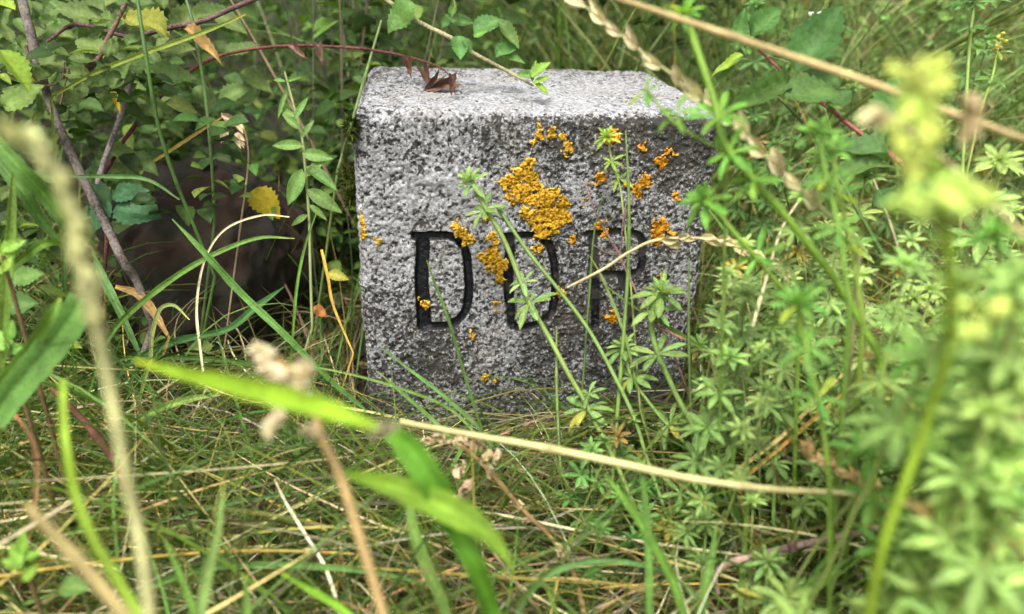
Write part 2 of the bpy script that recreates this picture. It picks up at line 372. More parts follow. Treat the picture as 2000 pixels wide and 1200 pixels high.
def make_lichen():
    m, nt, b = new_mat('orange_lichen'); L = nt.links.new
    g = N(nt, 'ShaderNodeTexCoord'); n1 = N(nt, 'ShaderNodeTexNoise', Scale=600., Detail=3.0); L(g.outputs['Object'], n1.inputs['Vector'])
    at_ = N(nt, 'ShaderNodeAttribute', attribute_name='tint')
    cr = N(nt, 'ShaderNodeValToRGB'); L(n1.outputs[0], cr.inputs[0]); e = cr.color_ramp.elements
    e[0].position = .34; e[0].color = (.13, .068, .006, 1); e[1].position = .66; e[1].color = (.60, .34, .03, 1)
    q = e.new(.5); q.color = (.43, .21, .010, 1)
    mx = N(nt, 'ShaderNodeMix', data_type='RGBA', blend_type='MULTIPLY'); mx.inputs[0].default_value = 1; L(cr.outputs[0], mx.inputs[6]); L(at_.outputs['Color'], mx.inputs[7])
    L(mx.outputs[2], b.inputs['Base Color']); b.inputs['Roughness'].default_value = .9; b.inputs['Specular IOR Level'].default_value = .15
    bp = N(nt, 'ShaderNodeBump', Strength=.7, Distance=.0006); L(n1.outputs[0], bp.inputs['Height']); L(bp.outputs[0], b.inputs['Normal'])
    for li, circ in enumerate(LICHEN):
        C = [(*face(x, y), r * .000285) for x, y, r in circ]
        x0 = min(c[0] - c[2] for c in C) - .005; x1 = max(c[0] + c[2] for c in C) + .005
        z0 = min(c[1] - c[2] for c in C) - .005; z1 = max(c[1] + c[2] for c in C) + .005
        s = .00032; xs = np.arange(x0, x1, s); zs = np.arange(z0, z1, s)
        X, Z = np.meshgrid(xs, zs); P = np.stack([X.ravel(), 0 * X.ravel(), Z.ravel()], 1)
        P[:, 0] = np.clip(P[:, 0], -.0999, .0999)
        base, n = shape_point(P); r, _ = relief(base, n)
        d = np.full(len(P), 9.)
        for cx, cz, rr in C: d = np.minimum(d, np.hypot(P[:, 0] - cx, P[:, 2] - cz) - rr)
        edge = d - .0004 + .0052 * fbm(P, 230, 3, 7 + li) + .0030 * fbm(P, 640, 2, 3)
        # lobed cushions: cell noise
        cell = .00095; ci = np.round(P[:, 0] / cell).astype(int); cj = np.round(P[:, 2] / cell).astype(int); best = np.full(len(P), 9.)
        for a in (-1, 0, 1):
            for c in (-1, 0, 1):
                jx = (ci + a + (_hash(ci + a + 500, cj + c + 500, np.full_like(ci, li), 1) - .5) * .8) * cell
                jz = (cj + c + (_hash(ci + a + 500, cj + c + 500, np.full_like(ci, li), 2) - .5) * .8) * cell
                best = np.minimum(best, np.hypot(P[:, 0] - jx, P[:, 2] - jz))
        lobe = np.sqrt(np.clip(1 - (best / (cell * .72)) ** 2, 0, 1))
        th = sstep(.0002, -.0012, edge)
        h = r + -.0006 + th * (.0011 + .0006 * lobe + .0006 * fbm(P, 260, 3, 5))
        # the letters' hollows lie under the lichen
        pos = base + n * h[:, None]
        keep = (edge < .0003) & (fbm(P, 330, 2, 70) > -.42)
        nxx = len(xs); i = np.arange(nxx - 1)[None, :]; j = np.arange(len(zs) - 1)[:, None]; k = (j * nxx + i).ravel()
        F = np.stack([k, k + 1, k + 1 + nxx, k + nxx], 1); F = F[keep[F].all(axis=1)]
        if not len(F): continue
        u, inv = np.unique(F, return_inverse=True)
        old = sstep(-.1, .5, fbm(P, 80, 2, 33))[:, None]
        hue = np.array([1.0, .86, .8]) if (C[0][0] > .02) else np.array([.92, 1.0, 1.2])
        rim = sstep(-.0022, -.0002, edge)[:, None]; col = hue[None, :] * (1 + rim * np.array([.25, .45, 1.6])) * (.62 + .5 * lobe[:, None]) * (1 + .35 * fbm(P, 120, 2, 44)[:, None]) * (1 - .25 * old * np.array([0, .1, 0])[None, :])
        obj('lichen_patch', mesh_np('lichen_patch', pos[u], inv.reshape(F.shape), m, col[u]), STONE)
make_lichen()

def blob_field(P, seed=0):
    return fbm(P, 60, 3, seed)
def ico(sub=3):
    import bmesh
    bm = bmesh.new(); bmesh.ops.create_icosphere(bm, subdivisions=sub, radius=1)
    V = np.array([v.co[:] for v in bm.verts]); F = np.array([[v.index for v in f.verts] for f in bm.faces]); bm.free(); return V, F
def moss(px, py, d, r, parent):
    """cushion of short upright shoots"""
    c = at(px, py, d, 0); parts = []
    for k in range(150):
        v = unit(RNG.normal(size=3)); s = .0012 * (0.7 + RNG.random()); p = c + v * np.array([.55, 1, 1.1]) * r * RNG.random() ** .4
        a = unit(np.cross(v, [.2, .3, .9])); b_ = np.cross(v, a); tip = p + v * s * 2.4
        parts.append((np.array([p + a * s * .5, p - a * s * .25 + b_ * s * .4, p - a * s * .25 - b_ * s * .4, tip]),
                      [(0, 1, 3), (1, 2, 3), (2, 0, 3)], np.tile(np.array([.06, .075, .012]) * (.5 + RNG.random()), (4, 1))))
    V, F, C = join_np(parts); o = obj('moss_clump', mesh_np('moss_clump', V, F, M_LEAF, C, False), parent); o.color = (1, 1, 1, 1)
moss(686, 248, .47, .006, STONE); moss(678, 350, .455, .009, STONE); moss(684, 385, .45, .006, STONE)

# ------------------------------------------------------------------ dark solid in place of a shaded hollow left behind the stone
def make_hollow():
    V, F = ico(6); c = at(420, 560, .58); c[2] = .045
    P = V * np.array([.068, .066, .096]) ; P = np.sign(P) * np.abs(P) ** .92 * np.array([.098, .075, .105]) ** .08
    P = P + V * (.020 * fbm(V, 1.8, 4, 3) + .008 * np.abs(fbm(V, 5, 3, 21)) + .004 * fbm(V, 18, 4, 8))[:, None]
    P = P + c
    m, nt, b = new_mat('shaded_rust_brown'); L = nt.links.new
    g = N(nt, 'ShaderNodeNewGeometry'); n1 = N(nt, 'ShaderNodeTexNoise', Scale=26., Detail=6.0); n2 = N(nt, 'ShaderNodeTexNoise', Scale=230., Detail=5.0)
    L(g.outputs['Position'], n1.inputs['Vector']); L(g.outputs['Position'], n2.inputs['Vector'])
    cr = N(nt, 'ShaderNodeValToRGB'); L(n1.outputs[0], cr.inputs[0]); e = cr.color_ramp.elements
    e[0].position = .38; e[0].color = (.019, .014, .008, 1); e[1].position = .62; e[1].color = (.042, .019, .008, 1)  # browns darkened: the shade of the recess is put into the colour
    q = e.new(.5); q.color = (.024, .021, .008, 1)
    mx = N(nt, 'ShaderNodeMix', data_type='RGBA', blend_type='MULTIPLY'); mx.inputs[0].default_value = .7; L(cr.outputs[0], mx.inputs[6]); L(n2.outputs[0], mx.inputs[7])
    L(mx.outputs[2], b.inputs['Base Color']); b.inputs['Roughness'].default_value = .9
    bp = N(nt, 'ShaderNodeBump', Strength=.8, Distance=.002); L(n2.outputs[0], bp.inputs['Height']); L(bp.outputs[0], b.inputs['Normal'])
    tag(obj('hollow', mesh_np('hollow', P, F, m)), 'dark brown solid in place of a shaded hollow left of the engraved stone', 'hollow')
make_hollow()

# ------------------------------------------------------------------ undergrowth that nobody could count
def inside_stone(P): return (np.abs(P[..., 0] - .0012) < .105) & (P[..., 1] > -.004) & (P[..., 1] < .165) & (P[..., 2] < H + .004)
def blades(base, az, e0, length, width, curl, col, segs=6, drift=.3, twist=None, shield=800, tipcol=None, name='grass', mat=None, fold=False):
    n = len(base); az = az.copy(); el = e0.copy(); P = [base.copy()]
    dr = RNG.normal(size=n) * drift / segs
    for k in range(segs):
        d = np.stack([np.sin(az) * np.cos(el), np.cos(az) * np.cos(el), np.sin(el)], 1)
        q = P[-1] + d * (length / segs)[:, None]
        g = gz(q[:, 0], q[:, 1]) + .002; low = q[:, 2] < g; q[low, 2] = g[low]
        P.append(q); el = el - curl / segs * (1 + .6 * k / segs); az = az + dr
    P = np.stack(P, 1)                                                     # n, s+1, 3
    bad = inside_stone(P).any(axis=1)
    dd = P - CAM; z = dd @ FW; z = np.where(np.abs(z) < 1e-3, 1e-3, z); X = 1000 + FPX * (dd @ RT) / z; Y = 600 - FPX * (dd @ UP) / z
    bad |= ((np.linalg.norm(dd, axis=2) < .17)).any(axis=1)
    if shield:
        bad |= ((z > 0) & (P[..., 1] < 0) & (X > 690) & (X < 1360) & (Y < shield - 60 * RNG.random(n)[:, None])).any(axis=1)
    bad |= ((z > 0) & (X > 215) & (X < 585) & (Y > 280) & (Y < 690)).any(axis=1) & (RNG.random(n) < .68)
    ok = ~bad; P = P[ok]; az = az[ok]; width = width[ok]; col = col[ok]; n = len(P)
    if n == 0: return None
    T = np.gradient(P, axis=1); T /= np.linalg.norm(T, axis=2, keepdims=True) + 1e-9
    tw = RNG.random(n) * math.pi if twist is None else twist[ok]
    ref = np.stack([np.cos(tw), np.sin(tw), .35 * np.cos(tw * 3)], 1)[:, None, :]
    S = np.cross(T, np.broadcast_to(ref, T.shape)); S /= np.linalg.norm(S, axis=2, keepdims=True) + 1e-9
    t = np.linspace(0, 1, segs + 1); prof = (np.minimum(1, .55 + t * 2) * (1 - t ** 2.4) + .03)
    hw = (width[:, None] * prof[None, :] / 2)[..., None]
    Nn = np.cross(S, T)
    rails = [P - S * hw, P - Nn * hw * .5, P + S * hw] if fold else [P - S * hw, P + S * hw]
    R = len(rails); V = np.stack(rails, 2).reshape(-1, 3)
    b0 = (np.arange(n) * (segs + 1) * R)[:, None, None]; s = np.arange(segs)[None, :, None] * R; j = np.arange(R - 1)[None, None, :]
    k = (b0 + s + j).ravel(); F = np.stack([k, k + 1, k + 1 + R, k + R], 1)
    C = np.repeat(np.repeat(col[:, None, :], segs + 1, 1)[:, :, None, :], R, 2)
    if tipcol is not None:
        wgt = (t ** 2)[None, :, None, None] * (RNG.random(n) < .35)[:, None, None, None]; C = C * (1 - wgt) + np.array(tipcol)[None, None, None, :] * wgt
    return V, F, C.reshape(-1, 3)
def palette(n, cols, jitter=.42):
    c = np.array(cols)[RNG.integers(0, len(cols), n)]
    return c * (1 + jitter * (RNG.random((n, 1)) * 2 - 1)) * (1 + .08 * RNG.normal(size=(n, 3)))
GREENS = [(.085, .175, .05), (.13, .24, .08), (.10, .165, .035), (.07, .125, .035), (.14, .205, .05), (.19, .25, .08), (.05, .095, .025), (.11, .17, .07)]
STRAWS = [(.42, .33, .20), (.30, .22, .13), (.60, .51, .36), (.16, .11, .07), (.26, .20, .15), (.45, .29, .10), (.36,.30,.24)]
def scatter(n, x0, x1, y0, y1, zlo=0., zhi=0.):
    x = RNG.uniform(x0, x1, n); y = RNG.uniform(y0, y1, n); z = gz(x, y) + RNG.uniform(zlo, zhi, n) if zhi > 0 else gz(x, y)
    return np.stack([x, y, z], 1)
def stuff(name, parts, mat, label, cat):
    V, F, C = join_np([p for p in parts if p is not None])
    o = obj(name, mesh_np(name, V, F, mat, C, True)); o.color = (1, 1, 1, 1); tag(o, label, cat, kind='stuff')
U = lambda a, b, n: RNG.uniform(a, b, n)
# leaf templates ----------------------------------------------------------------
def leaf_np(L=1., W=.5, k=7, droop=.25, fold=.18, serr=0, shape=.5, wave=0.):
    """leaf along +Y, up +Z; three or five rails"""
    t = np.linspace(0, 1, k); w = np.sin(math.pi * t ** shape) ** .85 * W / 2; w[0] = .015 * W; w[-1] = .012 * W
    if serr: w = w * (1 + .10 * np.where(np.arange(k) % 2 == 0, -1, 1) * (np.arange(k) > 0))
    w = w ** (.78 if shape > 1 else 1) * ((W / 2) ** .22 if shape > 1 else 1); w[0] = w[-1] = .012 * W
    y = t * L * (1 - .08 * droop); z = -droop * L * t ** 2 * .5
    V = []
    for i in range(k):
        zz = z[i] + wave * math.sin(t[i] * 9) * L * .05
        V += [(-w[i], y[i], zz + w[i] * fold * 1.4), (-w[i] * .5, y[i] + .01 * L, zz + w[i] * fold * .95), (0, y[i] - .005, zz - .002 * L), (w[i] * .5, y[i] + .01 * L, zz + w[i] * fold * .95), (w[i], y[i], zz + w[i] * fold * 1.4)]
    V = np.array(V); F = [(5 * i + j, 5 * i + j + 1, 5 * i + 6 + j, 5 * i + 5 + j) for i in range(k - 1) for j in range(4)]
    C = np.ones((len(V), 3)); C[2::5] = (1.35, 1.25, 1.3); C[0::5] *= .93; C[4::5] *= .93
    rows = np.arange(len(V)) // 5; C[(rows % 3 == 0) & (np.arange(len(V)) % 5 % 2 == 1)] *= 1.12
    return V, np.array(F), C
# leafy undergrowth behind: a mass of oval leaves with dark gaps
def leaf_mass(n, x0, x1, y0, y1, z0, z1, size, cols, dens=14, thr=.0):
    P = np.stack([U(x0, x1, n * 3), U(y0, y1, n * 3), U(z0, z1, n * 3)], 1); P = P[fbm(P, dens, 3, 4) > thr][:n]
    P[:, 2] += gz(P[:, 0], P[:, 1]); P = P[~inside_stone(P[:, None, :].repeat(1, 1)).any(axis=1)]
    n = len(P); T, F0, C0 = leaf_np(1, .6, 5, .4, .3, shape=.75); k = len(T)
    az = U(0, 6.28, n); el = U(-.5, .5, n); L = U(*size, n)
    y = np.stack([np.sin(az) * np.cos(el), np.cos(az) * np.cos(el), np.sin(el)], 1)
    up = np.stack([RNG.normal(size=n) * .45, RNG.normal(size=n) * .45 - .25, np.ones(n)], 1)
    x = np.cross(y, up); x /= np.linalg.norm(x, axis=1, keepdims=True); z = np.cross(x, y)
    V = P[:, None, :] + L[:, None, None] * (T[None, :, 0:1] * x[:, None, :] + T[None, :, 1:2] * y[:, None, :] + T[None, :, 2:3] * z[:, None, :])
    F = (F0[None] + (np.arange(n) * k)[:, None, None]).reshape(-1, 4); C = palette(n, cols)[:, None, :] * C0[None]
    return V.reshape(-1, 3), F, C.reshape(-1, 3)
# dry litter lying on the ground
n = 12000
stuff('straw_litter', [blades(scatter(1700, -.42, .4, -.25, .1, .012, .05), U(0, 6.28, 1700), U(-.15, .5, 1700), U(.07, .2, 1700), U(.0007, .0016, 1700), U(-.2, .7, 1700), palette(1700, [(.34, .29, .23), (.26, .20, .15), (.62, .54, .36), (.70, .63, .46), (.50, .38, .18), (.55, .40, .14)]), 7, .5),
      blades(scatter(n, -.42, .55, -.24, .35, 0, .018), U(0, 6.28, n), U(-.05, .35, n), U(.03, .13, n), U(.0005, .0015, n), U(-.2, .5, n), palette(n, STRAWS), 5, .8),
      blades(scatter(1500, -.42, .55, -.24, .3, .01, .03), U(0, 6.28, 1500), U(-.1, .3, 1500), U(.06, .16, 1500), U(.0006, .0012, 1500), U(.0, .4, 1500), palette(1500, STRAWS), 6, .5)],
      M_DRY, 'tangle of thin dry straw lying on the ground', 'straw')
stuff('leaf_litter', [leaf_mass(1500, -.14, .14, -.035, -.004, 0, .012, (.003, .010), [(.09, .06, .035), (.14, .10, .06), (.05, .04, .025)], 30, -.5), leaf_mass(2600, -.42, .55, -.24, .3, 0, .012, (.004, .014), [(.10, .065, .04), (.16, .11, .07), (.06, .045, .03), (.22, .16, .09)], 30, -.2)], M_DRY, 'small brown dead leaf scraps in the straw on the ground', 'leaf litter')
# fine fescue
n = 7000
stuff('fine_grass', [
      blades(scatter(n, -.42, .55, -.24, .3), U(0, 6.28, n), U(.1, 1.3, n), U(.05, .17, n), U(.0007, .0016, n), U(.1, 1.4, n), palette(n, GREENS), 7, .6, tipcol=(.4, .32, .12)),
      blades(scatter(500, .1, .6, -.2, .3), U(0, 6.28, 500), U(.6, 1.4, 500), U(.1, .26, 500), U(.0008, .002, 500), U(.1, 1.2, 500), palette(500, STRAWS), 8, .4),
      blades(scatter(1600, .08, .6, -.22, .25), U(0, 6.28, 1600), U(.7, 1.5, 1600), U(.08, .2, 1600), U(.001, .0022, 1600), U(.3, 1.6, 1600), palette(1600, GREENS), 8, .5, tipcol=(.4, .32, .12), fold=True),
      blades(np.vstack([scatter(26, cx - .012, cx + .012, cy - .012, cy + .012) for cx, cy in [(-.13, -.03), (-.15, .03), (-.12, .06), (-.2, -.05), (-.25, -.08), (-.17, -.1), (-.1, -.13), (-.24, .0), (-.05, -.12), (.02, -.1), (.06, -.06), (-.3, -.1), (-.13, .11), (.12, -.03), (.13, .05)]]), U(0, 6.28, 390), U(.8, 1.5, 390), U(.07, .2, 390), U(.0007, .0016, 390), U(.3, 1.7, 390), palette(390, GREENS + [(.4, .33, .18)]), 9, .5, shield=730, fold=True),
      blades(scatter(420, -.13, .12, -.14, -.012), U(0, 6.28, 420), U(.6, 1.45, 420), U(.05, .12, 420), U(.0008, .0016, 420), U(.2, 1.3, 420), palette(420, GREENS), 8, .5, shield=690, fold=True),
      blades(scatter(800, -.4, .3, -.25, -.03), U(0, 6.28, 800), U(.3, 1.2, 800), U(.08, .2, 800), U(.0008, .0018, 800), U(.3, 1.6, 800), palette(800, GREENS), 9, .7, fold=True),
      blades(scatter(900, -.42, -.08, -.22, .3), U(0, 6.28, 900), U(.5, 1.4, 900), U(.08, .22, 900), U(.001, .0022, 900), U(.3, 1.8, 900), palette(900, GREENS), 8, .5, fold=True)],
      M_GRASS, 'fine green grass growing through the straw around the stone', 'grass')
# grass and stems further back
n = 4500
stuff('background_grass', [
      blades(scatter(n, .05, 1.4, .22, 1.3), U(0, 6.28, n), U(.9, 1.5, n), U(.15, .45, n), U(.0015, .0040, n), U(.1, 1.4, n), palette(n, [(.20, .28, .11), (.13, .19, .07), (.24, .32, .14), (.30, .36, .18), (.08, .12, .04)]), 8, .4, fold=True),
      blades(scatter(1500, -1.2, .1, .25, 1.3), U(0, 6.28, 1500), U(.9, 1.5, 1500), U(.15, .4, 1500), U(.0012, .003, 1500), U(.1, 1.4, 1500), palette(1500, GREENS), 8, .4, fold=True),
      blades(scatter(500, .1, 1.2, .3, 1.2), U(0, 6.28, 500), U(.7, 1.5, 500), U(.15, .45, 500), U(.0012, .003, 500), U(.1, .8, 500), palette(500, STRAWS), 8, .3)],
      M_GRASS, 'tall green grass in the blurred background behind the stone', 'grass')
n = 260
stuff('dry_stems', [
      blades(scatter(42, -.20, -.08, .17, .42), U(0, 6.28, 42), U(1.1, 1.5, 42), U(.2, .5, 42), U(.0015, .0035, 42), U(-.1, .35, 42), palette(42, [(.17, .15, .12), (.12, .105, .08), (.25, .21, .15)]), 6, .1),
      blades(scatter(n, -.26, -.06, .05, .3), U(0, 6.28, n), U(.1, 1.1, n), U(.06, .22, n), U(.001, .002, n), U(.2, 1.6, n), palette(n, STRAWS), 8, .6)],
      M_DRY, 'grey and straw coloured dead stems standing left of the stone', 'dry stems')

def lm(name, mat, **kw):
    V, F, C = leaf_np(**kw); return mesh_np(name, V, F, mat, C)
OVAL = [lm('oval_leaf', M_LEAFS, L=1, W=.55, k=17, droop=d, fold=f, serr=1, shape=.72, wave=wv) for d, f, wv in ((.25, .35, 0), (.6, .2, 1), (-.2, .5, .5), (.4, .7, 1))]
LANCE = [lm('lance_leaf', M_LEAF, L=1, W=.3, k=8, droop=d, fold=f, shape=.8) for d, f in ((.3, .3), (.8, .2), (.1, .5))]
BED = [lm('bedstraw_leaf', M_LEAF, L=1, W=.27, k=9, droop=d, fold=f, shape=1.45) for d, f in ((.2, .4), (.7, .25), (-.2, .5))]
def basis(o, y, z):
    y = unit(y); x = unit(np.cross(y, z)); z = np.cross(x, y)
    return x, y, z
def leaf_matrix(o, y, z, L, wscale=1.):
    x, y, z = basis(o, y, z)
    return Matrix(((x[0] * L * wscale, y[0] * L, z[0] * L, o[0]), (x[1] * L * wscale, y[1] * L, z[1] * L, o[1]), (x[2] * L * wscale, y[2] * L, z[2] * L, o[2]), (0, 0, 0, 1)))
def whorl_dirs(axis, n, lift, ph):
    a = unit(np.cross(axis, [.31, .17, .9])); b = np.cross(axis, a); out = []
    for i in range(n):
        q = ph + 2 * math.pi * i / n + random.uniform(-.12, .12); r = a * math.cos(q) + b * math.sin(q)
        l = lift + random.uniform(-.12, .12); out.append((unit(r * math.cos(l) + axis * math.sin(l)), unit(axis * math.cos(l) - r * math.sin(l))))
    return out
def whorl_mesh(n, lift, young=False):
    parts = []; ax = np.array([0, 0, 1.])
    rings = [(n, lift, 1.)] + ([(6, lift + .55, .62), (5, lift + .95, .38)] if young else [])
    for nn, lf, s in rings:
        for y, z in whorl_dirs(ax, nn, lf, random.random() * 6):
            V, F, C = leaf_np(L=s * random.uniform(.85, 1.1), W=.27 * s, k=6, droop=random.uniform(0, .7), fold=.35, shape=1.25)
            x, y_, z_ = basis(0, y, z); V = V @ np.array([x, y_, z_]); parts.append((V, F, C * random.uniform(.85, 1.15)))
    return mesh_np('leaf_whorl', *join_np(parts)[:2], M_LEAF, join_np(parts)[2])
WHORL = [whorl_mesh(random.choice((6, 7, 8)), l) for l in (-.15, 0, .15, .3, .1, .25)]
WTOP = [whorl_mesh(7, .25, True) for _ in range(4)]

LG = [(.03, .055, .016), (.045, .085, .022), (.07, .12, .03), (.035, .07, .02), (.11, .165, .04), (.05, .095, .03)]  # leaf greens darkened: the shade deep in the undergrowth is put into them
stuff('undergrowth', [leaf_mass(4600, -.75, .3, .2, .75, 0, .42, (.012, .030), LG, 12, .06), leaf_mass(4500, -1.6, 1.6, .75, 1.9, 0, .75, (.025, .05), LG, 6, .0), leaf_mass(900, -.32, -.1, .16, .3, .0, .2, (.010, .024), LG, 16, .05), leaf_mass(150, -.34, -.16, .03, .13, .13, .22, (.009, .02), LG, 20, .0), leaf_mass(120, -.36, -.27, .0, .12, .02, .16, (.009, .02), LG, 20, .0),
      leaf_mass(700, -.02, .5, .25, .6, .0, .28, (.008, .018), [(.09, .17, .05), (.12, .21, .06)], 14, .0),
      leaf_mass(500, -.5, -.2, .0, .25, .0, .05, (.008, .02), LG, 20, .0),
      leaf_mass(2600, .2, 1.5, .25, 1.0, .0, .36, (.008, .022), [(.16, .25, .08), (.20, .29, .09), (.10, .17, .05)], 12, -.05),
      leaf_mass(700, .1, .6, -.2, .25, .0, .03, (.006, .014), [(.10, .18, .05), (.13, .22, .06), (.3, .26, .05)], 20, .0)],
      M_LEAFS, 'leafy green undergrowth filling the background behind the stone', 'undergrowth')

# ------------------------------------------------------------------ strands traced one by one
def strand(name, label, cat, pts, col, kind='blade', mat=None, group=None, rooted=None, twist=.6, fold=.3, tip=None, smooth=6, off=.003):
    """pts: (px, py, depth, width px)"""
    S = spline(pts, smooth); C = []
    for x, y, d, wd in S:
        p = at(x, y, d, off); dd = (p - CAM) @ FW; C.append((*p, max(wd, .4) * dd / FPX))
    C = np.array(C)
    if rooted:
        a = C[-1]; g = (a[0] + (.03 if a[0] > 0 else -.03) * (1 if 0 < S[-1][1] < 1190 else 0), a[1] - .004, 0)
        gq = np.array([g[0], g[1], float(gz(g[0], g[1])) - .004, a[3]])
        if a[2] > gq[2] + .004: C = np.vstack([C, [a * (1 - t) + gq * t for t in (.35, .7, 1.)]])
    o3 = C[-1][:3].copy(); loc = C[:, :3] - o3; C2 = np.hstack([loc, C[:, 3:4]])
    k = len(C2); t = np.linspace(0, 1, k)[:, None]; tint = np.ones((k, 3)) * (1 + .12 * np.sin(np.linspace(0, 7, k) + random.random() * 6))[:, None]
    if tip is not None: wgt = np.clip(1 - t * 3.0, 0, 1); tint = tint * (1 - wgt) + np.array(tip)[None] / np.array(col)[None] * wgt
    if kind == 'blade': me = ribbon(name, C2, mat or M_GRASS, fold, twist, tint, CAM - o3)
    elif name == 'grass_strand':
        for q in (int(k * .3), int(k * .62)): C2[q, 3] *= 1.3; tint[q] *= .65; tint[max(q - 1, 0)] *= 1.15
        me = tube(name, C2, mat or M_STEM, 9, tint, .12)
    else: me = tube(name, C2, mat or M_STEM, 7, tint, .25 if mat is M_BARK else .05)
    o = obj(name, me, None, Matrix.Translation(o3), col); 
    if label: tag(o, label, cat, group, 'thing')
    return o, C
LIME = (.26, .42, .035); GR = (.11, .21, .045); DG = (.06, .125, .03); PG = (.26, .34, .14); TAN = (.50, .37, .19); CREAM = (.62, .55, .38); ORG = (.48, .28, .06); BLG = (.10, .20, .07)
RED = (.13, .045, .035); BRN = (.16, .115, .085); PALE = (.42, .45, .22)
